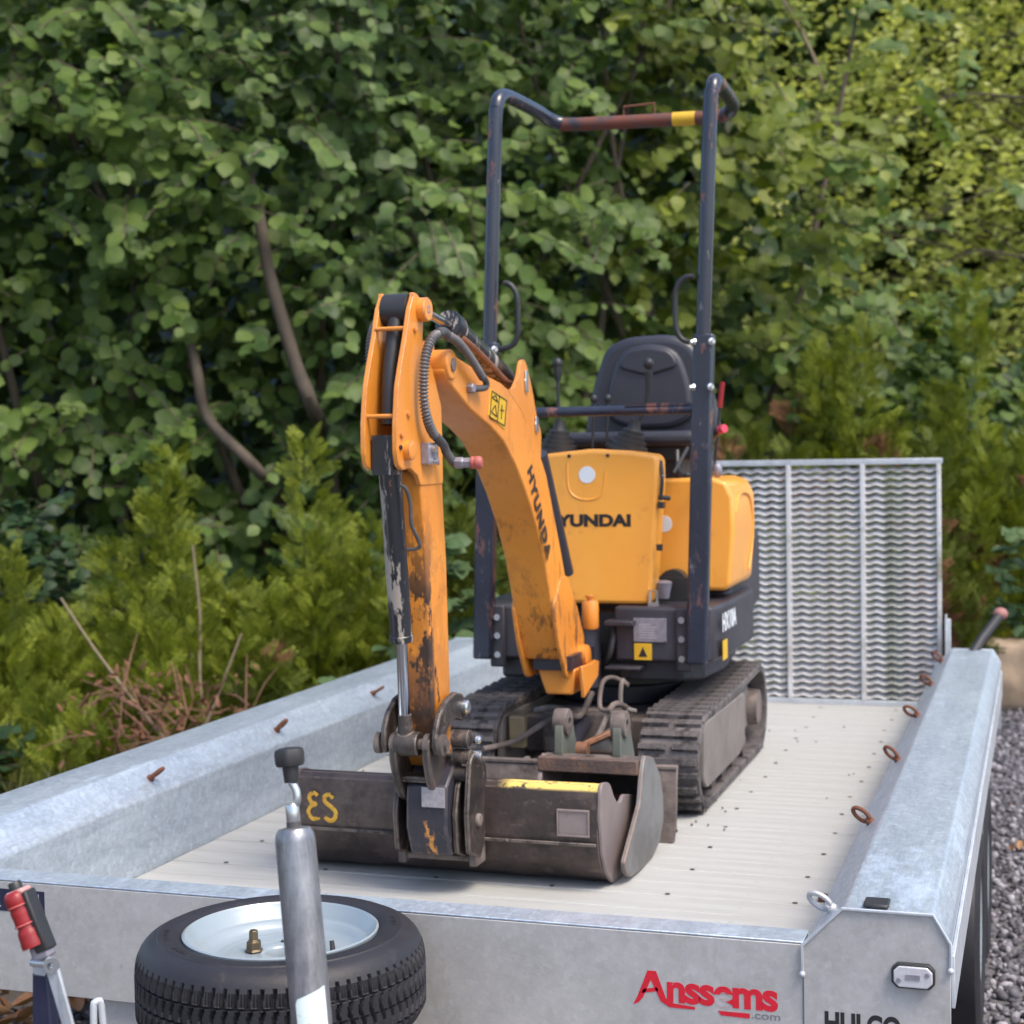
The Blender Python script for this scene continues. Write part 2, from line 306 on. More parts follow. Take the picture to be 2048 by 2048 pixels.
# side rails
def rail(s):
    prof = [(.9,-.055),(.9,.188),(.968,.256),(1.12,.256),(1.148,.208),(1.148,.085),(1.13,.085),(1.13,.2),(1.112,.24),(.976,.24),(.915,.18),(.915,-.055)]
    prof = [(s*x, z) for x, z in prof]
    o = MB().prism(round2d(prof, .006, 2), 'y', .002, 3.7).build('side_rail', 'galv_sky_tint', T)
    # end plates closing the rail front and rear
    ep = [(.897,-.055),(.897,.1885),(.967,.2585),(1.121,.2585),(1.1505,.2095),(1.1505,-.055)]
    ep = [(s*x, z) for x, z in ep]
    MB().prism(ep, 'y', -.004, .003).build('end_plate', 'galv_dull', o, bevel=.0015)
    MB().prism(ep, 'y', 3.698, 3.706).build('end_plate', 'galv', o, bevel=.001)
    # rolled front edge
    path = [(s*.896,-.007,.138),(s*.896,-.007,.189),(s*.9665,-.007,.259),(s*1.1215,-.007,.259),(s*1.151,-.007,.21),(s*1.151,-.007,.165)]
    MB().tube(path, .0032, 6).build('rolled_edge', 'galv', o)
    MB().sph((s*.896,-.009,.137), .006).build('rivet', 'galv', o); MB().sph((s*1.151,-.009,.164), .006).build('rivet', 'galv', o)
    return o
RR = rail(1); RL = rail(-1)
# lower outer rub strip seen on the right
MB().box(1.1485,1.156,.03,3.66,.085,.18).build('outer_strip', 'galv', RR, bevel=.002)
# tie down rings
def ring_mesh(ang):
    mb = MB(); c = Vector((0,0,.026)); u = Vector((0,0,1)); w = Vector((math.sin(ang), math.cos(ang), 0))
    mb.tube([c+u*math.cos(a)*.022+w*math.sin(a)*.013 for a in [2*math.pi*k/20 for k in range(20)]], .005, 8, closed=True)
    mb.lathe([(.011,-.004),(.011,.004),(.008,.006),(.007,.014)], (0,0,0), (0,0,1), 12); return mb
for s, ys, lean in ((1, [.11,.815,1.554,2.283,2.95,3.56], .0), (-1, [.11,.86,1.6,2.35,3.0,3.56], .35)):
    N = Vector((-s*.707, 0, .707)); 
    for k, y in enumerate(ys):
        me = ring_mesh(.35+.12*((k*7) % 3)+(1.1 if s < 0 else 0)).mesh('ring')
        me.materials.append(M['galv_dull' if (s > 0 and k == 0) else 'rust'])
        q = N.to_track_quat('Z', 'Y').to_matrix().to_4x4(); q.translation = Vector((s*.935, y, .2235))-org(RR)
        q = q @ Matrix.Rotation(.25-.12*(k % 3), 4, 'X')
        linked('tie_down_ring', me, RR if s > 0 else RL, mat4=q)
MB().box(.8,.82,.93,.955,.001,.016).build('bolt_head', 'rust', T, bevel=.002)
MB().box(1.0,1.045,.012,.062,.2575,.2655).build('rubber_buffer', 'plastic', RR, bevel=.004)
# headboard with folded top lip
HB = MB().box(-.9,.8965,.0,.012,-.045,.188).build('headboard', 'galv_dull', T, bevel=.002)
MB().box(-.9,.8965,.0,.075,.1885,.1925).box(-.9,.8965,.071,.075,.16,.1885).build('top_lip', 'galv_sky_tint', HB, bevel=.0015)
# chassis under the deck
MB().box(-.88,.88,.08,3.83,-.0345,-.029).build('gap_shade_sheet', 'plastic', T)  # black sheet added below the boards so their gaps look shaded
MB().box(-.9,.9,.02,3.84,-.05,-.035).box(-.55,-.47,.02,3.8,-.13,-.05).box(.47,.55,.02,3.8,-.13,-.05).box(-.9,.9,3.8,3.86,-.06,.0).build('chassis', 'galv_dull', T)
# deck boards
bw = .1175; nb = 32
mesh_board = {}
for i in range(nb):
    y0 = .075+i*.1177
    mb = MB().box(-.899,.899,0,bw-.003,-.026,0)
    if i % 4 not in mesh_board:
        me = mb.mesh('deck_board'); me.materials.append(M['wood']); mesh_board[i % 4] = me
    o = linked('deck_board', mesh_board[i % 4], T, loc=Vector((0, y0, random.uniform(-.0012,.0006)))-org(T))
    b = o.modifiers.new('bevel', 'BEVEL'); b.width = .002; b.segments = 1
sc = MB()
for i in range(nb//2):
    for x in [-.75+.3*k for k in range(6)]:
        sc.lathe([(.0065,0),(.0065,.0012),(.003,.0016)], (x+random.uniform(-.008,.008), .075+(2*i+.9)*.1177+.02, .0006), (0,0,1), 8)
sc.build('deck_screws', mat('dull_screw', (.08,.07,.065), .6, .3), T, kind='stuff')
# wheels of the tandem axle
def road_wheel(s, y):
    c = Vector((s*1.06, y, GZ+.29))
    w = MB().lathe([(.17,-.07),(.2,-.082),(.255,-.082),(.283,-.07),(.29,-.05),(.29,.05),(.283,.07),(.255,.082),(.2,.082),(.17,.07)], c, (s,0,0), 40, caps=False).build('wheel', 'rubber', T)
    MB().lathe([(.172,-.07),(.165,-.02),(.165,.03),(.168,.07),(.176,.074)], c, (s,0,0), 32, caps=False).lathe([(.165,.02),(.12,.045),(.08,.03),(.04,.035),(.04,.06),(.0,.062)], c, (s,0,0), 24, caps=False).build('rim', 'rim', w)
for s in (1,-1):
    for y in (1.8, 2.45): road_wheel(s, y)
    MB().cyl((-s*.0,1.8,GZ+.28),(s*1.05,1.8,GZ+.28),.03).cyl((0,2.45,GZ+.28),(s*1.05,2.45,GZ+.28),.03).build('axle', 'galv_dull', T)
# drawbar
for s in (1,-1):
    a = Vector((s*.40,.05,-.1)); b = Vector((s*.03,-1.5,-.1)); d = (b-a).normalized(); w = Vector((d.y,-d.x,0))*.03
    mb = MB(); z = Vector((0,0,.045))
    mb.add([a+w+z,a-w+z,a-w-z,a+w-z,b+w+z,b-w+z,b-w-z,b+w-z],[(0,1,2,3),(4,7,6,5),(0,4,5,1),(1,5,6,2),(2,6,7,3),(3,7,4,0)])
    mb.build('drawbar_beam', 'galv_dull', T, bevel=.004)
MB().cyl((0,-1.45,-.1),(0,-1.8,-.1),.035).lathe([(.0,-.04),(.035,-.03),(.04,.02),(.02,.05)],(0,-1.82,-.1),(0,0,1),20).build('coupling', 'galv_dull', T)
MB().box(-.3,.36,-.27,-.22,-.075,-.045).box(-.12,.1,-.35,-.15,-.045,.03).build('spare_carrier', 'galv_dull', T, bevel=.003)
# rear ramp of wavy grating
RY = 3.85
R_ = MB().box(-.895,.925,RY-.02,RY+.02,.985,1.008).build('ramp', 'galv', T, bevel=.002)
MB().box(-.895,.925,RY-.02,RY+.02,.0,.02).build('ramp_hinge_bar', 'galv', R_, bevel=.002)
for k in range(7):
    x = .915-.3008*k
    w = .016 if k in (0, 6) else .019
    MB().box(x-w/2-.004,x+w/2-.004,RY-.021,RY+.016,.02,.985).build('ramp_upright', 'ramp', R_, bevel=.002)
me = None
nrow = 33
for r in range(nrow):
    z = .038+r*(.985-.03)/nrow
    if me is None:
        mb = MB(); N = 30*10
        vs = []; fs = []
        for i in range(N+1):
            x = -.88+1.79*i/N; dz = .0042*math.cos(2*math.pi*x/.0602)
            for (dy, zz) in ((-.015,-.0062),(-.012,-.0108),(.015,.0055),(.011,.0102)): vs.append((x, dy, zz+dz))
            if i:
                a = (i-1)*4; b = i*4
                for q in range(4): fs.append((a+q, a+(q+1) % 4, b+(q+1) % 4, b+q))
        mb.add(vs, fs); me = mb.mesh('grating_bar', smooth=False); me.materials.append(M['ramp'])
    linked('grating_bar', me, R_, loc=Vector((0, RY, z))-org(R_))
mb = MB().box(.932,.955,RY-.03,RY-.005,.0,.36).box(.935,.94,RY-.06,RY-.005,.1,.38); mb.build('ramp_latch_post', 'galv', T, bevel=.002)
o = MB().tube([(1.04,3.66,.235),(1.075,3.74,.29),(1.14,3.88,.37)], .02, 12).build('ramp_handle', 'plastic', T)
MB().sph((1.145,3.89,.378), (.03,.03,.026)).build('grip_ball', mat('faded_red_grip', (.36,.16,.15), .6), o)
# writing on the headboard
F = -.0005
def wr(b, x, z, h, m_, w=None, **k): return text(b, (x, F, z), (1,0,0), (0,0,1), h, m_, HB, width=w, **k)
wr('nssems', .648, .064, .072, 'logo_red', .203, bold=.035, spacing=.93)
A = MB()
def stroke(pts, t=.0003): plate(A, [(x, F, z) for x, z in pts], (0,-1,0), t)
stroke([(.584,.052),(.592,.066),(.612,.117),(.628,.117),(.646,.068),(.66,.06),(.70,.057),(.70,.052),(.652,.052),(.636,.062),(.618,.1),(.603,.066),(.594,.056)])
stroke([(.6,.074),(.632,.08),(.63,.087),(.604,.082)])
stroke([(.742,.054),(.80,.054),(.80,.045),(.748,.046)])
A.build('logo_mark', 'logo_red', HB, smooth=False)
wr('.com', .803, .046, .02, 'logo_grey', .052, bold=.01)
text('HULCO', (.934,-.0044,.034), (1,0,0), (0,0,1), .054, 'logo_black', RR, width=.132, bold=.04)
# model sticker on the left of the headboard
st = MB().box(-.82,-.675,-.0008,0,.125,.172).build('type_sticker', 'navy', HB)
mb = MB()
for k in range(5): mb.box(-.81,-.775+random.uniform(-.01,.0),-.0014,-.0009,.133+k*.0072,.1365+k*.0072)
for k in range(4): mb.box(-.765,-.74+random.uniform(0,.01),-.0014,-.0009,.135+k*.008,.139+k*.008)
mb.box(-.72,-.695,-.0014,-.0009,.131,.145).box(-.702,-.69,-.0014,-.0009,.152,.154).box(-.69,-.688,-.0014,-.0009,.14,.166)
mb.build('sticker_print', mat('sticker_print', (.45,.45,.5), .5), st)
# white position lamp on the right end plate
def octa(cx, cz, w, h, c): return [(cx-w+c,cz-h),(cx+w-c,cz-h),(cx+w,cz-h+c),(cx+w,cz+h-c),(cx+w-c,cz+h),(cx-w+c,cz+h),(cx-w,cz+h-c),(cx-w,cz-h+c)]
PL = MB().prism(octa(1.088,.151,.037,.022,.01), 'y', -.016, -.004).build('position_lamp', 'plastic', RR, bevel=.002)
MB().prism(octa(1.088,.151,.033,.0185,.009), 'y', -.021, -.016).build('lens', mat('lamp_lens', (.6,.6,.63), .18, .2, (.5,.5,.54), 90, coat=.5), PL, bevel=.002)
MB().box(1.076,1.1,-.0225,-.021,.147,.156).cyl((1.064,-.0225,.145),(1.064,-.021,.145),.004).cyl((1.112,-.0225,.157),(1.112,-.021,.157),.004).build('lamp_screw', 'plate', PL)

# jockey wheel column
J0 = Vector((.2465,-.70,.519)); J1 = Vector((.372,-.80,-.48)); jd = (J1-J0).normalized()
JC = MB().lathe([(.014,-.004),(.024,-.002),(.0285,.006),(.03,.016),(.03,.2),(.03,.62)], J0, jd, 40).build('jockey_column', 'tube', T)
JC['label'] = 'leaning grey zinc tube of the jockey wheel'
MB().cyl(J0-jd*.012, J0+jd*.0, .011, 16).build('spindle', 'hose', JC)
h0 = J0-jd*.01
sx = jd.cross(Vector((0,1,0))).normalized()
MB().lathe([(.0095,0),(.0105,.002),(.0105,.026),(.0095,.028)], h0, -jd, 24).build('crank_socket', 'zinc', JC)
e0 = h0-jd*.025+Vector((.004,0,0)); e1 = e0-jd*.009+Vector((.005,0,0)); e2 = e1-jd*.014; e3 = h0-jd*.060+Vector((.003,0,0))
MB().tube(smoothpath([e0, e1, e2, e3], 4), [.0062]*13, 10).build('crank', 'zinc', JC)
K = e3
kd = -jd
MB().lathe([(.0105,0),(.0112,.002),(.0122,.02),(.0125,.025)], K, kd, 24).build('knob_stem', 'plastic', JC)
mb = MB(); u = kd.orthogonal().normalized(); w = kd.cross(u); vs = []; nn = 48
for (rr, h) in ((.0125,.023),(.0195,.0245),(.0215,.029),(.022,.043),(.0205,.049),(.015,.0515),(.005,.0525)):
    for k in range(nn):
        a = 2*math.pi*k/nn; q = rr*(1+.05*math.cos(6*a)*(1 if rr > .019 else .2)); vs.append(K+kd*h+(u*math.cos(a)+w*math.sin(a))*q)
mb.add(vs, [(i*nn+k, i*nn+(k+1) % nn, (i+1)*nn+(k+1) % nn, (i+1)*nn+k) for i in range(6) for k in range(nn)]+[tuple(range(nn)), tuple(range(6*nn, 7*nn))])
mb.build('crank_knob', 'plastic', JC)
# paper sticker wrapped on the column
mb = MB(); u = jd.cross(Vector((0,1,0))); u = (u-jd*u.dot(jd)).normalized(); w = jd.cross(u); front = -1 if w.y > 0 else 1
vs = []; NA = 14
for j in range(9):
    for i in range(NA+1):
        a = math.radians(-16+92*i/NA); h = .226+.016*(1-i/NA)+(.006 if i == 0 else 0) if j == 0 else .25+.018*j
        r = .0306; d_ = (u*math.sin(a)*(-1 if u.x < 0 else 1)+w*front*math.cos(a))
        vs.append(J0+jd*h+d_*r)
mb.add(vs, [(j*(NA+1)+i, j*(NA+1)+i+1, (j+1)*(NA+1)+i+1, (j+1)*(NA+1)+i) for j in range(8) for i in range(NA)])
mb.build('paper_sticker', mat('paper_sticker', (.68,.78,.76), .55, 0, (.6,.7,.69), 30, dirt=[((.3,.36,.36),.6,.66,60,(1,1,4),None)]), JC)
MB().lathe([(.10,-.02),(.11,-.012),(.11,.012),(.10,.02)], J1+Vector((.0,-.02,.01)), (1,0,0), 28).build('jockey_wheel', 'rubber', T)
MB().box(.25,.36,-.80,-.70,-.16,-.05).build('jockey_clamp', 'galv_dull', T, bevel=.004)

# parking brake lever
g0 = Vector((-.061,-.9,.383)); g1 = Vector((-.097,-.9,.467)); gd = (g1-g0).normalized(); gs = Vector((gd.z,0,-gd.x))
def obox(o_, du, dv, dw, h0, h1, w0, w1, d0, d1):
    mb = MB(); vs = [o_+du*h+dv*w_+dw*d for h in (h0,h1) for w_ in (w0,w1) for d in (d0,d1)]
    return mb.add(vs, [(0,1,3,2),(4,6,7,5),(0,4,5,1),(2,3,7,6),(0,2,6,4),(1,5,7,3)])
yv = Vector((0,1,0))
BL = obox(g0, gd, gs, yv, -.012, .078, -.004, .0175, -.012, .014).build('brake_lever', 'plastic', T, bevel=.003)
vs = MB()
path = []; rad = []
for i in range(15):
    t = i/14; path.append(g0+gd*(.0+.083*t)-gs*.0045+yv*(-.0075)); rad.append(.0150-(.0022 if i in (5,10) else 0)+(.0015 if i < 2 else 0)-(.003 if i == 14 else 0)+.001*math.sin(t*math.pi*3))
vs.tube(path, rad, 16); vs.build('red_grip', 'red', BL, sharp=60)
for t in (.034,.062): MB().tube([g0+gd*t-gs*.0045+yv*-.0075+(gs*math.cos(a)+yv*math.sin(a))*.0152 for a in [2*math.pi*k/20 for k in range(20)]], .0012, 6, closed=True).build('grip_rib', mat('pale_red', (.5,.1,.09), .5), BL)
obox(g0, gd, gs, yv, .076, .084, -.017, .014, -.013, .011).build('grip_cap', mat('pale_cap', (.55,.3,.28), .5), BL, bevel=.003)
MB().lathe([(.0095,0),(.0095,.01),(.008,.0125)], g1-gd*.008-gs*.003, gd, 20).build('release_button', 'plastic', BL)
obox(g0, gd, gs, yv, -.022, -.0, -.015, .014, -.01, .012).build('grip_collar', 'plate', BL, bevel=.004)
pv = Vector((-.038,-.905,.357))
MB().cyl(pv+Vector((-.034,-.0,0)), pv+Vector((.006,0,0)), .006).lathe([(.0055,-.002),(.011,-.002),(.011,.002),(.0055,.002)], pv+Vector((.003,-.006,0)), (.3,-1,0), 20, caps=False).build('pivot_pin', 'zinc', BL)
p2 = Vector((-.018,-.895,.25)); 
mb = MB(); plate(mb, [pv+Vector((-.011,0,.004)), pv+Vector((-.004,0,.011)), pv+Vector((.006,0,.01)), pv+Vector((.011,0,.002)), p2+Vector((.014,0,0)), p2+Vector((.03,0,-.2)), p2+Vector((.008,0,-.2)), p2+Vector((-.004,0,0))], (0,-1,0), .006); mb.build('link_bar', 'galv', BL, bevel=.0015)
mb = MB(); plate(mb, [(-.076,-.9,.34),(-.05,-.9,.342),(-.045,-.9,.25),(-.03,-.9,-.06),(-.09,-.9,-.06),(-.079,-.9,.25)], (0,1,0), .022); mb.build('lever_bracket', 'navy', BL, bevel=.003)
MB().box(-.074,-.052,-.902,-.886,.336,.356).build('clevis', 'galv', BL, bevel=.004)
MB().box(-.1,.1,-.95,-.86,-.16,-.055).build('lever_mount', 'galv_dull', T, bevel=.004)
# U shaped safety eye
MB().tube(smoothpath([(-.172,-.6,.05),(-.172,-.6,.172),(-.168,-.596,.186),(-.163,-.59,.175),(-.16,-.585,.05)],5), .006, 10).build('safety_eye', 'galv', T)

# ======================= spare wheel =======================
SC = Vector((-.008,-.245,.05)); SP = thing('spare_wheel', SC, 'spare wheel with black tyre and pale rim lying flat in front of the headboard', 'spare wheel')
R0 = .262; prof = []   # (r, z, zone)
H = .165
side = [(.168,H-.018),(.171,H-.007),(.178,H-.002),(.186,H+.003),(.20,H+.006),(.216,H+.004),(.2185,H+.0045),(.2205,H+.0025),(.230,H-.001)]
tread = [(.236,H-.0035),(.241,H-.007),(.246,H-.012),(.250,H-.0175),(.2525,H-.0225),(.256,H-.030),(.2585,H-.040),(.2596,H-.0475),(.26,H-.052)]
gro = [(H-.053,.0),(H-.0535,-.007),(H-.0575,-.007),(H-.058,.0)]
prof = [(r, z, 0) for r, z in side]+[(r, z, 1) for r, z in tread]+[(.26+d, z, 1) for z, d in gro]
def row(z0, z1, n=4): return [(.2605, z0+(z1-z0)*i/n, 2) for i in range(n+1)]
prof += row(H-.0585, H-.088)+[(.2535,H-.0885,2),(.2535,H-.0925,2)]+row(H-.093, H-.122)+[(.2535,H-.1225,2),(.2535,H-.1265,2)]
prof += [(.2605,H-.127,3),(.26,H-.132,3),(.257,H-.138,3),(.25,H-.15,3),(.236,.002,0),(.2,-.004,0),(.17,.015,0)]
NS = 76; NT = NS*8; vs = []
for (r, z, zone) in prof:
    for k in range(NT):
        a = 2*math.pi*k/NT
        sl_ = 0
        if zone in (1, 2, 3) and r > .2537:
            ph = (k+ {1: (H-z)*30, 2: 1.6*math.sin((H-z)*105), 3: 3}[zone]) % 8
            deep = {1: min(1, max(0,(H-.004-z)/.006)), 2: 1, 3: .8}[zone]
            if ph < 2: sl_ = .0085*deep
            elif zone == 1 and z < H-.034 and z > H-.0525 and int(ph) in (4, 6): sl_ = .003
        rr = r-sl_ + (.0006*math.sin(k*.9)*0)
        vs.append(SC+Vector((rr*math.cos(a), rr*math.sin(a), z)))
mb = MB().add(vs, [(i*NT+k, i*NT+(k+1) % NT, (i+1)*NT+(k+1) % NT, (i+1)*NT+k) for i in range(len(prof)-1) for k in range(NT)])
mb.build('tyre', 'rubber', SP, sharp=22)
RM = MB().lathe([(.1755,H-.006),(.1765,H+.002),(.173,H+.004),(.1695,H-.0),(.1675,H-.008),(.161,H-.013),(.159,H-.022),(.153,H-.026),(.148,H-.027),(.143,H-.036),(.13,H-.043),(.12,H-.044),(.108,H-.038),(.09,H-.0365),(.082,H-.04),(.06,H-.038),(.033,H-.0375),(.029,H-.043),(.029,H-.07)], SC, (0,0,1), 72, caps=False).build('rim', 'rim', SP, sharp=60)
MB().lathe([(.15,.01),(.16,.005),(.15,H-.045)], SC, (0,0,1), 40, caps=False).build('rim_barrel', 'rim', SP)
nc = SC+Vector((-.046,-.018,H-.038))
MB().lathe([(.0105,0),(.0175,.002),(.0175,.004),(.0145,.006),(.0135,.02),(.009,.022),(.0085,.038),(.0078,.04)], nc, (0,0,1), 6, caps=True).build('wheel_nut', 'brass', SP, bevel=.001, sharp=25)
for a in (40, 110, 185, 330):
    MB().lathe([(.0075,0),(.0075,.0015)], SC+Vector((.056*math.cos(math.radians(a)), .056*math.sin(math.radians(a)), H-.0378)), (0,0,1), 14).build('bolt_hole', 'plastic', SP)
MB().tube([SC+Vector((.098,.01,H-.038)), SC+Vector((.093,.015,H-.016))], [.0055,.0042], 10).build('valve', 'plastic', SP)

# ======================= mini excavator =======================
E = thing('mini_excavator', (-.03, 2.3, 0), 'small orange and black tracked excavator standing on the trailer deck', 'excavator')
# ---- tracks
def track(s, xc):
    hw = .09; c1 = Vector((1.79,.150)); c2 = Vector((2.72,.160)); r = .138
    def loop(rr, n=16):
        r1 = rr-.012
        p = []
        for k in range(n+1): a = math.pi*1.5-math.pi*k/n; p.append((c1.x+r1*math.cos(a), c1.y+r1*math.sin(a)))
        for k in range(1, 12): p.append((c1.x+(c2.x-c1.x)*k/12, c1.y+r1+(c2.y+rr-c1.y-r1)*k/12-.006*math.sin(math.pi*k/12)))
        for k in range(n+1): a = math.pi*.5-math.pi*k/n; p.append((c2.x+rr*math.cos(a), c2.y+rr*math.sin(a)))
        for k in range(1, 12): p.append((c2.x-(c2.x-c1.x)*k/12, c2.y-rr+(c1.y-r1-c2.y+rr)*k/12))
        return p
    out = loop(r+.012); inn = loop(r-.012); n = len(out); vs = []
    for x in (xc-hw, xc+hw): vs += [(x, *p) for p in out]+[(x, *p) for p in inn]
    fs = []
    for i in range(n):
        j = (i+1) % n
        fs += [(i, j, 2*n+j, 2*n+i), (n+i, 3*n+i, 3*n+j, n+j), (i, n+i, n+j, j), (2*n+i, 2*n+j, 3*n+j, 3*n+i)]
    tr = MB().add(vs, fs).build('track', 'track', E, bevel=.003, seg=1)
    # lugs: staggered bars round the loop
    dense = []; m_ = 400; P_ = out+[out[0]]
    L = [0]
    for a, b in zip(P_[:-1], P_[1:]): L.append(L[-1]+math.dist(a, b))
    NL = 70; me = MB().prism([(-.011,-.004),(-.0085,.013),(.0085,.013),(.011,-.004)], 'x', -.083, .083)
    me2 = MB().prism([(-.011,-.004),(-.008,.0125),(.008,.0125),(.011,-.004)], 'x', -.088, -.008).prism([(-.010,-.004),(-.006,.010),(.009,.012),(.012,-.004)], 'x', .012, .088)
    meshes = [me.mesh('lug'), me2.mesh('lug')]
    for q in meshes: q.materials.append(M['track'])
    for k in range(NL):
        d = L[-1]*k/NL; i = max(j for j in range(len(L)-1) if L[j] <= d); t = (d-L[i])/(L[i+1]-L[i])
        p = Vector(P_[i]).lerp(Vector(P_[i+1]), t); tg = (Vector(P_[i+1])-Vector(P_[i])).normalized()
        if p.y < .03 and c1.x < p.x < c2.x: off = -.012
        else: off = 0
        ang = math.atan2(tg.y, tg.x)
        nrm = Vector((-tg.y, tg.x)); 
        mt = Matrix.Translation(Vector((xc, p.x+nrm.x*off, p.y+nrm.y*off))-org(tr)) @ Matrix.Rotation(ang, 4, 'X')
        linked('track_lug', meshes[k % 2], tr, mat4=mt)
    fr = MB()
    for xx in ((xc+hw-.012, xc+hw+.002), (xc-hw-.002, xc-hw+.012)):
        fr.prism(round2d([(1.735,.25),(1.72,.1),(1.77,.075),(2.3,.075),(2.4,.1),(2.4,.262),(1.76,.27)], .015, 2), 'x', *xx)
    fr.box(xc-.05, xc+.05, 1.75, 2.7, .1, .24)
    fr.build('track_frame', 'dusty', tr, bevel=.003)
    MB().lathe([(.03,-.06),(.11,-.055),(.125,-.03),(.125,.03),(.11,.055),(.03,.06)], (xc, 1.80, .162), (1,0,0), 28).build('idler_wheel', 'mud', tr)
    sp = MB().lathe([(.03,-.085),(.06,-.085),(.065,-.03),(.12,-.02),(.12,.02),(.065,.03),(.06,.085),(.03,.085)], (xc, 2.72, .162), (1,0,0), 18); sp.build('sprocket', 'mud', tr)
    for y in (1.97, 2.14, 2.31, 2.5):
        MB().lathe([(.02,-.07),(.04,-.07),(.045,0),(.04,.07),(.02,.07)], (xc, y, .067), (1,0,0), 16).build('track_roller', 'mud', tr)
    return tr
track(1, .28); track(-1, -.34)
# ---- undercarriage
U = MB().box(-.25,.19,1.95,2.62,.12,.24).box(-.16,.10,1.86,1.97,.14,.27).build('undercarriage', 'mud', E, bevel=.01)
MB().lathe([(.20,.24),(.21,.25),(.21,.30),(.18,.305),(.18,.36)], (-.03,2.38,0), (0,0,1), 36).build('slew_ring', 'black', E)
mb = MB()
mb.tube(smoothpath([(-.27,1.62,.19),(-.2,1.72,.2),(-.12,1.82,.25),(-.02,1.86,.27)],5), .009, 8)
mb.tube(smoothpath([(.02,1.56,.16),(.06,1.68,.22),(.09,1.77,.31),(.12,1.86,.28)],5), .009, 8)
mb.tube(smoothpath([(-.16,1.8,.28),(-.08,1.74,.3),(-.02,1.78,.27),(.0,1.86,.33)],5), .01, 8)
mb.tube(smoothpath([(.10,1.72,.30),(.05,1.77,.30),(.05,1.8,.37),(.07,1.85,.38),(.12,1.84,.36)],5), .007, 8)
mb.build('undercarriage_hose', 'mud', E)
MB().cyl((-.03,1.5,.15),(-.03,1.88,.24),.028).build('blade_cylinder', 'black', E)
MB().box(-.235,-.185,1.76,1.79,.17,.265).build('tan_bracket', mat('tan_paint', (.3,.23,.12), .8, 0, (.2,.15,.09), 9), E, bevel=.004)
MB().tube(smoothpath([(.10,1.88,.36),(.10,1.84,.37),(.10,1.83,.30),(.14,1.85,.28)],5), .007, 8).build('grease_pipe', 'dusty', E)
# ---- blade
bp = [(1.448,.19),(1.435,.15),(1.43,.09),(1.415,.03),(1.395,.0),(1.41,0),(1.435,.03),(1.452,.09),(1.458,.15),(1.466,.19)]
BL_ = MB().prism(bp, 'x', -.43, .352).build('dozer_blade', 'mud', E, bevel=.002)
MB().box(-.43,.352,1.443,1.47,.19,.2).build('blade_rib', 'mud', BL_, bevel=.002)
MB().box(-.2,-.15,1.45,1.95,.05,.12).box(.08,.13,1.45,1.95,.05,.12).build('blade_arm', 'mud', BL_, bevel=.004)
mb = MB(); plate(mb, [(-.1,1.47,.03),(-.1,1.62,.05),(-.1,1.5,.2),(-.1,1.47,.2)], (1,0,0), .015); plate(mb, [(.02,1.47,.03),(.02,1.62,.05),(.02,1.5,.2),(.02,1.47,.2)], (1,0,0), .015); mb.build('blade_lug', 'mud', BL_, bevel=.003)
# ---- body frame
fp = [(-.40,1.965),(-.385,1.95),(-.2,1.95),(-.19,2.12),(.045,2.12),(.05,1.95),(.31,1.95),(.355,1.98),(.372,2.2),(.37,2.6),(.31,2.83),(.16,2.97),(-.03,3.0),(-.22,2.97),(-.37,2.83),(-.43,2.6),(-.43,2.2)]
SK = MB().prism(fp, 'z', .415, .585).build('body_frame', 'skirt', E, bevel=.012, seg=3)
fp2 = [(-.33,1.99),(-.2,1.985),(-.19,2.12),(.045,2.12),(.05,1.985),(.25,1.99),(.31,2.05),(.33,2.3),(.3,2.65),(.1,2.88),(-.16,2.88),(-.36,2.65),(-.39,2.3)]
MB().prism(fp2, 'z', .352, .42).build('belly_plate', 'skirt', SK, bevel=.01)
MB().box(-.19,.045,2.02,2.1,.36,.56).build('swing_recess_shade', 'plastic', SK)  # black block painting the shade inside the open recess
CW = MB().prism([(2.38,.58),(2.62,.76),(3.0,.78),(3.01,.5),(2.6,.45)], 'x', -.385, .33).build('counterweight', 'skirt', E, bevel=.035, seg=4)
# ROPS feet with bolts
for s, x0 in ((1,.245),(-1,-.352)):
    f = MB().box(x0, x0+.05, 1.935,1.952,.39,.585).build('rops_foot', 'skirt', E, bevel=.006)
    for z in (.43,.49,.548): MB().lathe([(.0085,0),(.0085,.006),(.011,.0065),(.011,.008)], (x0+(.02 if s > 0 else .028), 1.935, z), (0,-1,0), 6).build('foot_bolt', 'zinc' if (s < 0 or z == .43) else 'plate', f)
# plates and stickers on the frame
d = MB().box(.112,.215,1.944,1.9495,.478,.551).build('data_plate', 'plate', SK, bevel=.001)
for x in (.116,.211):
    for z in (.483,.547): MB().lathe([(.0035,0),(.003,.002)], (x,1.944,z), (0,-1,0), 8).build('plate_rivet', 'zinc', d)
mb = MB(); 
for k in range(6): mb.box(.13,.19-random.uniform(0,.03),1.9432,1.944,.49+k*.008,.493+k*.008)
mb.build('plate_print', mat('plate_print', (.42,.41,.45), .5), d)
w_ = MB().box(.113,.168,1.945,1.9495,.422,.473).build('warning_sticker', 'yellow', SK, bevel=.001)
MB().prism([(.126,.432),(.155,.432),(.1405,.462)], 'y', 1.9442, 1.945).build('warning_sign', 'logo_black', w_)
t_ = text('HX10A', (.3722,2.03,.505), (0,1,0), (0,0,1), .075, 'white', SK, name='model_lettering', width=.235, bold=.04)
MB().box(.3712,.3735,2.03,2.1,.415,.475).build('side_sticker', 'yellow', SK)
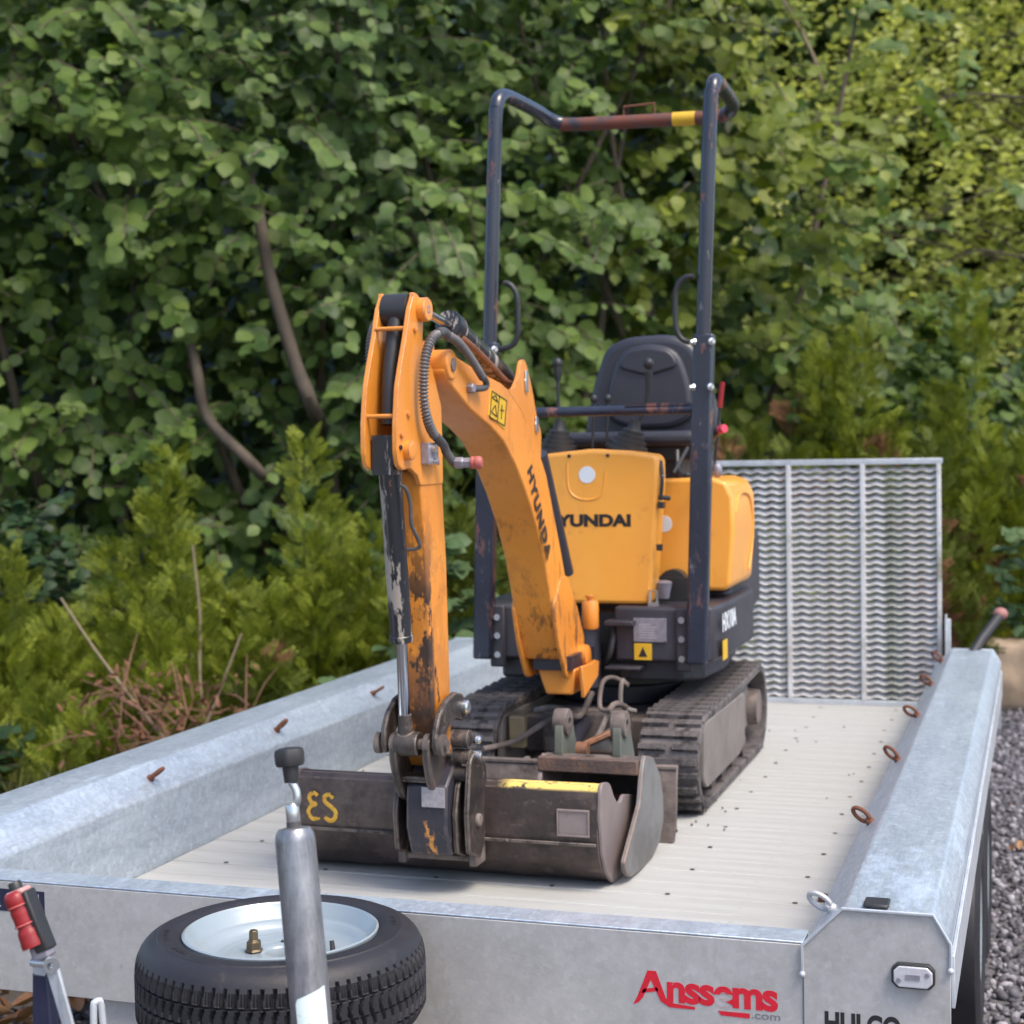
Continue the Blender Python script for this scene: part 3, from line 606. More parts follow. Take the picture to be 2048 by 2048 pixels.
# ---- hood
hp = [(-.34,.61),(.05,.61),(.345,.612),(.362,.63),(.376,.80),(.374,.91),(.352,.958),(.31,.972),(-.3,.972),(-.36,.93)]
HD = MB().prism(hp, 'y', 2.22, 2.62).build('engine_hood', 'panel', E, bevel=.03, seg=4)
MB().tube(smoothpath([(.3745,2.26,.86),(.3765,2.3,.91),(.3765,2.42,.92),(.3765,2.53,.89),(.376,2.57,.78),(.37,2.52,.66)],5), .004, 6).build('hood_seam', 'panel', HD)
MB().lathe([(.0265,0),(.026,.0012)], (.15,2.22,.826), (0,-1,0), 28).build('round_sticker', 'white', HD)
MB().box(.262,.30,2.2165,2.2195,.63,.70).build('hood_sticker', 'yellow', HD)
# black box and disc painting the shaded hole between console and post
MB().box(.07,.26,2.14,2.21,.586,.66).lathe([(.045,0),(.045,.05)], (.19,2.2,.64), (0,-1,0), 20).build('engine_bay_shade', 'plastic', E)
MB().lathe([(.02,0),(.026,.03),(.03,.05),(.02,.055)], (.175,2.08,.6), (0,0,1), 16).build('filter_cap', 'plate', E)
MB().tube([(.155,1.985,.59),(.155,1.985,.632),(.178,1.985,.632),(.178,1.985,.59)], .005, 8).box(.15,.183,1.98,1.995,.585,.596).build('bonnet_latch', 'zinc', E)
# ---- console
cp = [(-.235,.588),(.152,.588),(.158,.62),(.186,.96),(.186,1.03),(.178,1.05),(.09,1.064),(-.03,1.071),(-.2,1.056),(-.22,1.03)]
CN = MB().prism(cp, 'y', 1.992, 2.10).build('front_console', 'panel', E, bevel=.013, seg=3)
MB().tube(smoothpath([(-.105,1.9925,1.03),(-.103,1.9925,.96),(-.09,1.9925,.93),(-.06,1.9925,.915),(-.02,1.9925,.915),(.003,1.9925,.93),(.014,1.9925,.96),(.018,1.9925,1.0)],5), .0035, 6).build('pressed_rib', 'panel', CN)
MB().lathe([(.0265,0),(.026,.0012)], (-.041,1.9915,.991), (0,-1,0), 28).build('round_sticker', 'white', CN)
for x in (-.098,.026): MB().lathe([(.0062,0),(.0055,.002),(.003,.0022)], (x,1.9915,1.05), (0,-1,0), 12).build('panel_screw', 'plastic', CN)
text('HYUNDAI', (-.181,1.9912,.832), (1,0,0), (0,0,1), .049, 'logo_black', CN, width=.278, bold=.055)
mb = MB()
mb.tube(smoothpath([(.187,2.02,1.03),(.196,2.0,.98),(.19,2.0,.91)],4), .006, 8).box(.183,.2,1.99,2.02,.885,.905).box(.178,.196,1.985,1.995,.755,.775).tube([(.185,2.0,.92),(.215,2.02,.915)], .007, 8)
mb.build('side_latch', 'plastic', CN)
MB().lathe([(.005,0),(.004,.004)], (.199,2.0,.985), (0,-1,0), 10).build('panel_screw', 'zinc', CN)
# ---- control levers and rubber boots
def boot(x, y, tilt):
    pr = [(.072,0),(.072,.01),(.061,.012),(.061,.026),(.052,.028),(.052,.041),(.043,.043),(.043,.056),(.034,.058),(.034,.07),(.024,.073),(.018,.088),(.017,.105)]
    b = MB().lathe(pr, (x, y, 1.06), (tilt, 0, 1), 28).build('lever_boot', 'plastic', E, sharp=25); return b
boot(-.168, 2.1, .09); boot(.062, 2.1, .3)
MB().tube([(-.162,2.1,1.15),(-.163,2.1,1.31)], .0055, 8).sph((-.163,2.1,1.345), (.017,.017,.019)).lathe([(.009,0),(.013,.02),(.014,.045)], (-.163,2.1,1.29), (0,0,1), 14).build('control_lever', 'plastic', E)
MB().tube([(.10,2.1,1.15),(.122,2.1,1.2),(.132,2.1,1.25),(.135,2.1,1.31)], [.006,.006,.009,.013], 10).sph((.136,2.095,1.335), (.017,.02,.019)).build('control_lever', 'plastic', E)
for x in (-.05,-.004): MB().tube([(x-.008,2.12,1.06),(x,2.12,1.215)], .0045, 8).sph((x,2.12,1.23), (.012,.012,.014)).build('small_lever', 'plastic', E)
# ---- seat
so_ = round2d([(-.19,1.1),(-.15,1.29),(-.105,1.415),(-.03,1.447),(.12,1.452),(.205,1.418),(.25,1.29),(.29,1.1)], .05, 5)
ST = MB().prism(so_, 'y', 2.47, 2.56).build('seat', 'vinyl', E, bevel=.035, seg=4)
cx_ = .05
def ins(k, ky, zc=1.29, dz=0): return [(cx_+(x-cx_)*k, zc+(z-zc)*ky+dz) for x, z in so_]
MB().prism(round2d([(-.10,1.17),(-.085,1.3),(-.05,1.4),(.05,1.425),(.15,1.4),(.19,1.3),(.205,1.17),(.13,1.135),(-.02,1.135)], .05, 5), 'y', 2.445, 2.49).build('back_cushion', 'vinyl', ST, bevel=.018, seg=3)
MB().prism(round2d([(-.055,1.34),(-.03,1.395),(.05,1.41),(.13,1.395),(.16,1.34),(.05,1.31)], .03, 4), 'y', 2.437, 2.47).build('head_pad', 'vinyl', ST, bevel=.012, seg=3)
MB().prism(round2d([(-.19,2.2),(.28,2.2),(.27,2.5),(-.17,2.5)], .05, 4), 'z', 1.075, 1.125).build('seat_cushion', 'vinyl', ST, bevel=.02, seg=3)
MB().box(-.16,.25,2.24,2.56,1.03,1.078).box(-.1,.2,2.26,2.5,.96,1.035).build('seat_base', 'plastic', ST, bevel=.006)
MB().tube(smoothpath([(.2,2.2,1.06),(.215,2.15,1.0),(.25,2.1,.985),(.3,2.2,1.0)],5), .008, 8).tube([(.235,2.2,1.07),(.205,2.12,.99)], .006, 8).build('seat_hose', 'plastic', E)
R1_ = MB().tube([(.27,2.45,1.0),(.285,2.45,1.13),(.293,2.45,1.22)], .005, 8).build('throttle_lever', 'plastic', E)
MB().tube([(.291,2.45,1.2),(.301,2.45,1.285)], .009, 10).build('red_grip', 'red', R1_)
R2_ = MB().tube([(.25,2.4,1.09),(.31,2.35,1.125)], .013, 10).build('safety_lever', 'plastic', E)
MB().tube([(.31,2.35,1.125),(.328,2.335,1.13)], .0145, 10).build('red_tip', mat('pink_red', (.65,.05,.09), .4), R2_)
MB().sph((.31,2.3,.995),(.016,.016,.025)).build('fuel_cap', 'plate', E)
# ---- ROPS
def zx(x0, z): return x0+.036*(z-.4)
for s, x0 in ((1,.309),(-1,-.374)):
    mb = MB()
    z0, z1 = .415, 1.41
    hwx, hwy = .031, .022
    vs = [(zx(x0, z)+a*hwx, 1.938+b*hwy, z) for z in (z0, z1) for a, b in ((-1,-1),(1,-1),(1,1),(-1,1))]
    mb.add(vs, [(0,1,2,3),(4,7,6,5),(0,4,5,1),(1,5,6,2),(2,6,7,3),(3,7,4,0)])
    o = mb.build('rops_lower_post', 'rops', E, bevel=.008, seg=3)
    for z in (1.385,1.25):
        for sd in (-1, 1): MB().lathe([(.012,0),(.012,.006),(.007,.008),(.007,.014)], (zx(x0, z)+sd*.024, 1.914, z), (sd*.8,-.6,0), 8).build('post_bolt', 'zinc', o)
k0 = .0
up = [(zx(-.372,1.35),1.94,1.35),(zx(-.366,2.05),1.94,2.05),(-.302,1.945,2.13),(-.299,1.965,2.168),(-.294,2.01,2.184),(-.283,2.1,2.186),(-.262,2.27,2.18),(-.25,2.33,2.17),(-.215,2.36,2.157),(-.15,2.365,2.15),(.28,2.365,2.138),(.335,2.36,2.142),(.365,2.33,2.152),(.376,2.27,2.162),(.379,2.1,2.17),(.379,2.01,2.17),(.379,1.965,2.16),(.377,1.945,2.125),(zx(.31,2.05),1.94,2.05),(zx(.304,1.35),1.94,1.35)]
def seg(a, b): return smoothpath(up, 4)[a*4:b*4+1]
MB().tube(seg(0, 8), .0225, 18).build('rops_hoop', 'rops', E)
MB().tube(seg(11, 19), .0225, 18).build('rops_hoop', 'rops', E)
RB = MB().tube(seg(8, 11), .0222, 18).build('rops_crossbar', 'rops_bar', E)
MB().tube([(.165,2.365,2.1412),(.24,2.365,2.139)], .0229, 20).build('yellow_sticker', 'yellow', RB)
MB().tube([(.0,2.365,2.155),(.0,2.365,2.195),(.105,2.365,2.198),(.105,2.365,2.15)], .004, 6).build('hook_bracket', 'rust', RB)
MB().cyl((-.345,1.94,1.187),(.31,1.94,1.187),.0155).box(.10,.30,1.925,1.955,1.198,1.207).build('front_rail', 'rops', E)
MB().tube(smoothpath([(-.283,1.93,1.592),(-.262,1.93,1.585),(-.242,1.93,1.555),(-.238,1.93,1.50),(-.24,1.93,1.43),(-.262,1.93,1.395),(-.325,1.93,1.385)],4), .0085, 10).build('grab_handle', 'plastic', E)
MB().tube(smoothpath([(.318,1.93,1.582),(.29,1.93,1.58),(.264,1.93,1.55),(.259,1.93,1.49),(.263,1.93,1.425),(.285,1.93,1.392),(.33,1.93,1.385)],4), .0085, 10).build('grab_handle', 'plastic', E)

# ---- boom (local helper shears X with height so the foot sits under the body centre)
def bx(z): return .045*max(0, 1.1-z)
def sheared(mb): mb.v = [(x+bx(z), y, z) for x, y, z in mb.v]; return mb
bpf = [(.768,1.262),(.80,1.238),(.948,1.177),(1.10,1.135),(1.204,1.098),(1.30,1.03),(1.378,.955),(1.455,.86),(1.51,.76),(1.545,.66),(1.565,.60),(1.60,.50),(1.63,.46),(1.80,.46),(1.83,.50),(1.78,.57),(1.71,.69),(1.665,.80),(1.62,.90),(1.575,1.0),(1.50,1.09),(1.42,1.165),(1.33,1.215),(1.2,1.25),(1.02,1.275),(.875,1.30),(.81,1.318),(.775,1.305)]
BM = sheared(MB().prism(bpf, 'x', -.17, -.05)).build('boom', 'boom_paint', E, bevel=.006, seg=3)
MB().lathe([(.018,-.14),(.037,-.14),(.037,.004),(.034,.007),(.0,.007)], (-.05,.805,1.282), (1,0,0), 24).build('nose_boss', 'boom_paint', BM, bevel=.002)
MB().lathe([(.016,0),(.016,.004),(.011,.006),(.0,.006)], (-.043,.805,1.282), (1,0,0), 18).build('pivot_pin', 'mud', BM)
hn = round2d([(1.24,1.235),(1.30,1.237),(1.345,1.27),(1.368,1.312),(1.395,1.325),(1.42,1.305),(1.46,1.25),(1.505,1.165),(1.545,1.12),(1.535,1.04),(1.46,1.10),(1.36,1.18)], .015, 3)
for x0 in (-.062, -.17):
    h_ = MB().prism(hn, 'x', x0, x0+.0125).build('cylinder_ear', 'orange', BM, bevel=.002)
mb = MB()
for y, z, L_ in ((1.403,1.262,.03),(1.492,1.143,.022)):
    mb.lathe([(.0,0),(.014,0),(.014,.003),(.006,.004)], (-.0485,y,z), (1,0,0), 18).box(-.0485,-.044,y-.012,y+.012,z-L_,z+L_)
mb.build('pin_keeper', 'zinc', BM, bevel=.003)
for y in ():
    pass
text('HYUNDA', (bx(1.02)-.0484,1.392,1.015), (0.06,.40,-.87), (0.0,.87,.40), .062, 'logo_black', BM, width=.285, bold=.055, spacing=1.2)
ws = MB(); plate(ws, [(-.0484,1.105,1.232),(-.0484,1.235,1.208),(-.0484,1.212,1.128),(-.0484,1.082,1.165)], (1,0,0), -.002); ws = ws.build('warning_sticker', 'yellow', BM)
mb = MB()
def q3(u, v): a = Vector((-.0478,1.105,1.232)); return a+Vector((0,.13,-.024))*u+Vector((0,-.023,-.075))*v
for (a, b) in (((.04,.05),(.96,.05)),((.96,.05),(.96,.95)),((.96,.95),(.04,.95)),((.04,.95),(.04,.05)),((.5,.05),(.5,.95)),((.08,.25),(.28,.12)),((.28,.12),(.44,.3)),((.44,.3),(.08,.25)),((.1,.75),(.3,.45)),((.3,.45),(.44,.8)),((.44,.8),(.1,.75)),((.7,.3),(.72,.8)),((.62,.5),(.85,.45))):
    mb.tube([q3(*a), q3(*b)], .0016, 4)
mb.build('sticker_print', 'logo_black', ws)
# arm cylinder above the boom
AC = MB().cyl((-.115,.985,1.392),(-.115,1.43,1.268),.031,24).lathe([(.012,-.012),(.035,-.012),(.037,-.004),(.037,.03),(.032,.034)], (-.115,.985,1.392), (0,.963,-.268), 24).build('arm_cylinder', 'cyl', E)
MB().cyl((-.115,.69,1.428),(-.115,1.0,1.389),.0125).build('piston_rod', 'chrome', AC)
MB().tube(smoothpath([(-.088,1.0,1.36),(-.08,1.08,1.335),(-.08,1.2,1.30),(-.085,1.34,1.262),(-.09,1.4,1.26)],4), .007, 8).build('oil_pipe', 'rusty_edge', AC)
# boom cylinder behind the boom
BC = sheared(MB().cyl((-.078,1.60,1.06),(-.078,1.80,.70),.026)).build('boom_cylinder', 'black', E)
sheared(MB().cyl((-.09,1.80,.72),(-.09,1.87,.60),.013)).build('piston_rod', 'chrome', BC)
# boom foot, swing bracket
for x0 in (-.176,-.056):
    sheared(MB().prism(round2d([(1.555,.62),(1.585,.50),(1.64,.405),(1.69,.40),(1.80,.41),(1.835,.44),(1.85,.50),(1.79,.60),(1.71,.70),(1.64,.70)], .015, 3), 'x', x0, x0+.012)).build('foot_cheek', 'boom_paint', BM, bevel=.003)
sheared(MB().lathe([(.018,-.04),(.032,-.035),(.034,.0),(.034,.01),(.028,.013),(.0,.013)], (-.03,1.79,.452), (1,0,0), 20).lathe([(.018,.04),(.032,.035),(.034,.0),(.034,-.01),(.028,-.013),(.0,-.013)], (-.19,1.79,.452), (1,0,0), 20)).build('foot_boss', 'orange', BM)
MB().lathe([(.022,0),(.026,.008),(.026,.08),(.022,.088),(.010,.088),(.010,.096),(.015,.098),(.015,.104),(0,.104)], (-.012,1.90,.52), (0,.0,1), 20).build('post_lug', 'orange', BM)
SW = MB().prism([(-.112,.428),(.005,.428),(-.004,.352),(-.086,.352)], 'y', 1.665, 1.9).build('swing_bracket', 'orange', E, bevel=.006)
mb = MB(); plate(mb, [(.018,1.652,.438),(.03,1.80,.438),(.026,1.80,.39),(.022,1.66,.345)], (1,-.1,0), .012); mb.build('bracket_rib', 'orange', SW, bevel=.003)
MB().box(-.118,.0,1.645,2.0,.427,.468).lathe([(.05,0),(.05,.2)], (-.04,1.93,.34), (0,0,1), 20).build('swing_post_and_mouth_shade', 'black', SW)  # post cylinder, plus a black box painting the shaded mouth of the boom foot
mb = MB().box(.03,.14,1.90,1.99,.395,.405).box(.03,.12,1.9,1.97,.53,.545).build('step_bracket', 'skirt', E, bevel=.003)
mb = MB()
for k in range(4): mb.tube(smoothpath([(-.16+.03*k,2.02,.54),(-.17+.045*k,1.93,.5),(-.15+.04*k,1.95,.42),(-.12+.03*k,2.04,.4)],4), .009, 8)
mb.tube(smoothpath([(.03,2.05,.55),(.045,1.96,.5),(.035,1.95,.44),(.0,2.0,.4)],4), .009, 8)
mb.build('base_hoses', 'hose', E)

# ---- arm
AM = MB().prism([(.655,1.03),(.668,.985),(.688,.885),(.70,.75),(.71,.6),(.716,.45),(.735,.31),(.76,.275),(.81,.27),(.845,.31),(.838,.5),(.83,.8),(.815,.95),(.81,1.06)], 'x', -.1628, -.0772).build('arm', 'arm_paint', E, bevel=.006, seg=3)
ap = round2d([(.64,1.452),(.617,1.42),(.59,1.35),(.562,1.29),(.536,1.23),(.52,1.14),(.518,1.075),(.526,1.043),(.55,1.030),(.60,1.034),(.645,1.015),(.662,.99),(.81,.99),(.812,1.09),(.808,1.19),(.755,1.28),(.69,1.335),(.70,1.40),(.69,1.445),(.665,1.46),(.64,1.462)], .008, 2)
for x0 in (-.0875, -.165):
    MB().prism(ap, 'x', x0, x0+.0125).build('arm_cheek', 'orange', AM, bevel=.0022)
MB().box(-.153,-.0875,.70,.80,1.03,1.35).build('cheek_web', 'orange', AM)
MB().cyl((-.155,.60,1.372),(-.085,.60,1.372),.0055).build('spacer_rod', 'orange', AM)
MB().cyl((-.155,.535,1.16),(-.085,.535,1.16),.0055).build('spacer_rod', 'orange', AM)
MB().lathe([(.03,-.032),(.041,-.031),(.041,.031),(.03,.032)], (-.1202,.657,1.42), (1,0,0), 28).build('top_bush', 'plastic', AM)
tb = MB().lathe([(.02,0),(.029,0),(.030,.004),(.030,.021),(.027,.024),(.017,.024)], (-.078,.68,1.422), (1,0,0), 24).build('pin_boss', 'orange', AM)
MB().lathe([(.018,.02),(.016,.0235),(.006,.0245),(.005,.021),(0,.021)], (-.078,.68,1.422), (1,0,0), 18).build('pin_end', 'plate', tb)
tb = MB().lathe([(.014,0),(.024,0),(.024,.018),(.02,.02),(.012,.02)], (-.078,.575,1.078), (1,0,0), 24).build('pin_boss', 'orange', AM)
MB().lathe([(.013,.014),(.012,.0195),(0,.0195)], (-.078,.575,1.078), (1,0,0), 18).build('pin_end', 'plate', tb)
for y, z in ((.64,1.372),(.588,1.165),(.545,1.115)):
    MB().lathe([(.0085,0),(.008,.005),(.004,.006)], (-.0752,y,z), (1,0,0), 12).build('rivet', 'orange', AM)
MB().lathe([(.0062,0),(.006,.004),(.003,.004),(.003,.001),(0,.001)], (-.0752,.538,1.085), (1,0,0), 12).build('socket_screw', 'plastic', AM)
# bucket cylinder in front of the arm
c0 = Vector((-.124,.585,1.10)); c1 = Vector((-.134,.668,.61)); cd = (c1-c0).normalized()
BK = MB().lathe([(.022,-.012),(.028,-.008),(.028,.07),(.0265,.072),(.0265,.485),(.0285,.487),(.0285,.502),(.016,.506)], c0, cd, 28).box(-.148,-.096,.545,.60,1.02,1.115).build('bucket_cylinder', 'cyl', E)
MB().cyl(c1-cd*.0, Vector((-.137,.685,.39)), .0135, 20).build('piston_rod', 'chrome', BK)
MB().lathe([(.012,-.03),(.029,-.03),(.031,-.026),(.031,.026),(.029,.03),(.012,.03)], (-.132,.69,.345), (1,0,0), 24).tube([(-.136,.683,.42),(-.136,.688,.37)], [.0155,.02], 16).build('rod_eye', 'bucket', BK)
MB().tube(smoothpath([(-.094,.58,.995),(-.082,.585,.985),(-.078,.60,.95),(-.078,.605,.9),(-.07,.62,.865),(-.066,.625,.845),(-.075,.625,.838),(-.096,.62,.836)],5), .0045, 8).build('oil_pipe', 'hose', BK)
MB().tube([(-.12,.64,1.40),(-.12,.60,1.28),(-.12,.585,1.14)], [.02,.018,.02], 12).build('hose_cover', 'plastic', E)
# corrugated hoses
def corr(path, r, name='corrugated_hose', amp=.0022, n=14):
    p = smoothpath(path, n); pts = []; rr = []
    # resample evenly
    L = [0]
    for a, b in zip(p[:-1], p[1:]): L.append(L[-1]+(b-a).length)
    N = int(L[-1]/.0021)
    for k in range(N+1):
        d = L[-1]*k/N; i = max(0, min(len(p)-2, int(np.searchsorted(L, d))-1)); t = (d-L[i])/max(1e-6, L[i+1]-L[i])
        pts.append(p[i].lerp(p[i+1], t)); rr.append(r+(amp if (k//2) % 2 else -amp))
    return MB().tube(pts, rr, 14).build(name, 'hose_sleeve', E, sharp=180)
M['hose_sleeve'] = mat('hose_sleeve', (.1,.095,.1), .4, 0, (.15,.14,.14), 30)
corr([(-.04,.715,1.352),(-.045,.675,1.338),(-.05,.645,1.295),(-.052,.634,1.243),(-.052,.634,1.19),(-.05,.655,1.14),(-.05,.69,1.112)], .0098)
corr([(-.035,.745,1.35),(-.028,.80,1.338),(-.025,.87,1.308),(-.025,.935,1.276),(-.027,.975,1.258)], .0085)
corr([(-.185,.76,1.40),(-.195,.70,1.38),(-.195,.66,1.32),(-.19,.65,1.22),(-.19,.66,1.1),(-.185,.70,1.04)], .0098)
mb = MB()
mb.tube(smoothpath([(-.04,.70,1.35),(-.038,.73,1.356),(-.036,.75,1.35)],4), .012, 12)
mb.tube(smoothpath([(-.027,.965,1.262),(-.026,.998,1.248),(-.028,1.0,1.233),(-.035,.96,1.229),(-.048,.925,1.229)],5), .0085, 12)
mb.tube(smoothpath([(-.05,.69,1.113),(-.045,.735,1.09),(-.042,.75,1.07),(-.03,.765,1.047),(-.02,.77,1.043)],5), .011, 12)
mb.build('hose_end', 'hose', E)
MB().lathe([(.0105,0),(.0125,.002),(.0125,.016),(.0105,.018)], (-.05,.93,1.229), (1,-.15,0), 6).build('hose_nut', 'plate', E)
o = MB().lathe([(.013,0),(.0145,.003),(.0145,.02),(.0125,.022),(.0125,.04)], (-.028,.766,1.046), (1,.1,0), 6).build('coupling', 'plate', E, bevel=.0015)
o = MB().box(-.075,-.055,.665,.73,1.045,1.095).build('coupling_block', 'plate', E, bevel=.0015)
for y, z, r in ((.69,1.08,.011),(.70,1.05,.009)): MB().cyl((-.076,y,z),(-.045,y,z),r).build('block_bolt', 'zinc', o)
MB().lathe([(.014,0),(.0155,.002),(.0155,.006),(.0145,.008),(.0155,.01),(.0155,.022),(.012,.027),(0,.029)], (.012,.770,1.046), (1,.1,0), 24).build('coupling_cap', mat('faded_red_cap', (.42,.1,.08), .55, 0, (.33,.1,.09), 40), E)

# ---- bucket linkage
cres = smoothpath([(.662,.345),(.668,.40),(.70,.448),(.75,.482),(.80,.492),(.845,.478),(.872,.448)], 4)
cres2 = smoothpath([(.862,.415),(.835,.425),(.80,.437),(.765,.43),(.735,.405),(.718,.37),(.712,.335),(.69,.318)], 4) if 0 else None
def P2(l): return [tuple(v) for v in l]
outer = [(.662,.345),(.666,.385),(.69,.42),(.74,.45),(.80,.46),(.85,.448),(.875,.415)]
inner = [(.868,.385),(.84,.380),(.80,.392),(.765,.388),(.738,.372),(.72,.35),(.705,.325),(.675,.322)]
for x0 in (-.062, -.192):
    LK = MB().prism(outer+inner, 'x', x0, x0+.014).build('bucket_link', 'bucket', E, bevel=.004)
    MB().lathe([(.012,-.006),(.019,-.004),(.019,.018),(.014,.022),(0,.022)], (x0+.007,.85,.413), (1 if x0 > -.1 else -1,0,0), 18).build('link_pin', 'zinc', LK)
LP = MB().cyl((-.215,.69,.345),(-.03,.69,.345),.0135,18)
for x in (-.205,-.165,-.08,-.045): LP.lathe([(.014,-.008),(.027,-.006),(.027,.006),(.014,.008)], (x,.69,.345), (1,0,0), 22)
LP.build('link_pivot', 'mud', E)
for x0 in (-.172, -.088):
    MB().prism(round2d([(.665,.36),(.664,.31),(.685,.25),(.72,.20),(.76,.185),(.80,.22),(.81,.28),(.75,.32),(.71,.37)], .012, 3), 'x', x0, x0+.02).build('tipping_link', 'bucket', E, bevel=.004)
MB().box(-.155,-.085,.70,.75,.245,.26).build('link_web', 'bucket', E, bevel=.003)
# quick hitch
M['hitch'] = mat('hitch_paint', (.02,.02,.03), .38, 0, (.04,.038,.05), 6, dirt=[((.62,.27,.06),.5,.54,60,(1,1,.5),[(-.075,-.068,0,1,'X'),(-.045,-.052,0,1,'X'),(.195,.19,0,1),(.085,.10,0,1),(-1.55,-1.562,0,1,'Y')]),((.13,.1,.085),.6,.68,18,None,None)], chip=((.2,.16,.14),.006,30))
QH = MB().prism([(.712,.235),(.705,.13),(.735,.055),(.80,.05),(.85,.09),(.85,.24),(.80,.30)], 'x', -.148, -.044).build('quick_hitch', 'hitch', E, bevel=.005)
MB().box(-.104,-.046,.700,.7045,.185,.235).build('hitch_plate', mat('silver_label', (.36,.34,.36), .5, .2, (.24,.22,.24), 90), QH)
for x0 in (-.195, -.042, -.012):
    hi = .312 if x0 > -.03 else .25
    MB().prism(round2d([(.745,.06),(.735,.16),(.76,hi-.02),(.79,hi),(.83,hi-.01),(.875,.26),(.875,.09),(.82,.03)], .01, 2), 'x', x0, x0+.013).build('hitch_ear', 'bucket' if x0 > -.2 else 'mud', E, bevel=.003)
mb = MB().cyl((-.23,.80,.30),(.012,.80,.30),.012)
for z in (.34,.30): mb.lathe([(.011,0),(.011,.008),(.006,.012)], (.002,.80,z), (1,0,0), 16)
o = mb.build('bucket_pin', 'zinc', E)
MB().cyl((-.05,.78,.345),(-.008,.78,.345),.023).cyl((-.05,.78,.30),(-.004,.78,.30),.019).cyl((-.05,.78,.255),(-.01,.78,.255),.02).build('pin_sleeve', 'bucket', o, kind='stuff')
ARM = {'arm','bucket_cylinder','hose_cover','bucket_link','link_pivot','tipping_link','link_web','quick_hitch','hitch_ear','bucket_pin'}
def drop(o):
    if o.type == 'MESH' and not o.data.get('done'):
        for v in o.data.vertices: v.co.z = 1.081+(v.co.z-1.081)*.952
        o.data['done'] = 1
    for c in o.children: drop(c)
bpy.context.view_layer.update()
for o in list(E.children):
    if o.name.split('.')[0] in ARM: drop(o)
# ---- grading bucket
def shell(pts, t, x0, x1, name, m_, parent, **k):
    n = len(pts); off = []
    for i in range(n):
        a = Vector(pts[max(0, i-1)]); b = Vector(pts[min(n-1, i+1)]); d_ = (b-a).normalized(); off.append((pts[i][0]+d_.y*-t*-1 if 0 else pts[i][0]-d_.y*t, pts[i][1]+d_.x*t))
    return MB().prism(list(pts)+off[::-1], 'x', x0, x1).build(name, m_, parent, **k)
sh = [(.945,.247),(.89,.264),(.872,.263),(.861,.25),(.853,.20),(.852,.15),(.858,.11),(.875,.07),(.91,.033),(.96,.008),(1.02,.0015),(1.06,.005),(1.17,.068),(1.25,.148)]
YB = 'bucket_paint'
M[YB] = mat('bucket_paint', (.05,.036,.033), .45, .25, (.115,.084,.072), 6, (.42,.62), chip=((.28,.2,.17),.006,30), dirt=[((.17,.13,.11),.58,.72,34,(.5,1,1),None),((.015,.012,.012),.5,.72,10,None,None),((.15,.105,.085),.6,.74,16,None,(.02,.12,.9,.3)),((.17,.075,.04),.62,.7,20,None,(.2,.26,.2,1)),((.78,.58,.14),.40,.46,30,(1,1,1),[(.246,.254,0,1),(.06,.1,0,1,'X')]),((.2,.1,.07),.66,.74,26,None,None)], bump=.4, bscale=50)
GB = shell(sh, .009, -.505, .288, 'grading_bucket', YB, E, sharp=30)
for x0 in (.2885, -.5145):
    MB().prism(round2d([(.848,.19),(.853,.245),(.868,.27),(.92,.262),(.945,.25),(.975,.215),(1.01,.192),(1.035,.187),(1.07,.20),(1.19,.175),(1.258,.15),(1.235,.12),(1.165,.062),(1.07,.0),(1.0,-.001),(.95,.006),(.895,.045),(.862,.10)], .01, 2), 'x', x0, x0+.009).build('bucket_end', 'bucket_side', GB, bevel=.002)
MB().box(-.5,.284,.846,.852,.118,.126).build('wear_strip', 'bucket', GB, bevel=.002)
ep_ = MB().box(.187,.268,.8455,.8535,.14,.145).box(.187,.268,.8455,.8535,.201,.206).box(.187,.191,.8455,.8535,.145,.201).box(.264,.268,.8455,.8535,.145,.201).box(.191,.264,.849,.8535,.145,.201).build('maker_plate', 'bucket_side', GB, bevel=.001)
MB().box(-.2,-.01,.80,.90,.075,.09).box(-.205,-.185,.79,.86,.065,.165).box(-.02,.0,.79,.86,.065,.165).cyl((-.215,.80,.18),(-.185,.80,.18),.016).cyl((-.02,.80,.18),(.01,.80,.18),.016).build('bucket_bracket', 'mud', GB, bevel=.004)
mb = MB()   # hand painted yellow marks
def mark(pts, r=.0058): mb.tube([(x, .8515, z) for x, z in [tuple(v)[:2] for v in smoothpath([(x, z, 0) for x, z in pts], 4)]], r, 6)
mark([(-.447,.205),(-.458,.212),(-.470,.203),(-.466,.188),(-.453,.183),(-.466,.178),(-.474,.162),(-.462,.145),(-.443,.150)])
mark([(-.405,.2),(-.415,.21),(-.428,.203),(-.426,.19),(-.41,.178),(-.398,.165),(-.402,.148),(-.416,.143),(-.428,.152)])
mb.v = [(x, .852+(y-.8515)*.25-.0008, z) for x, y, z in mb.v]
mb.build('painted_mark', 'yellow_paint', GB)

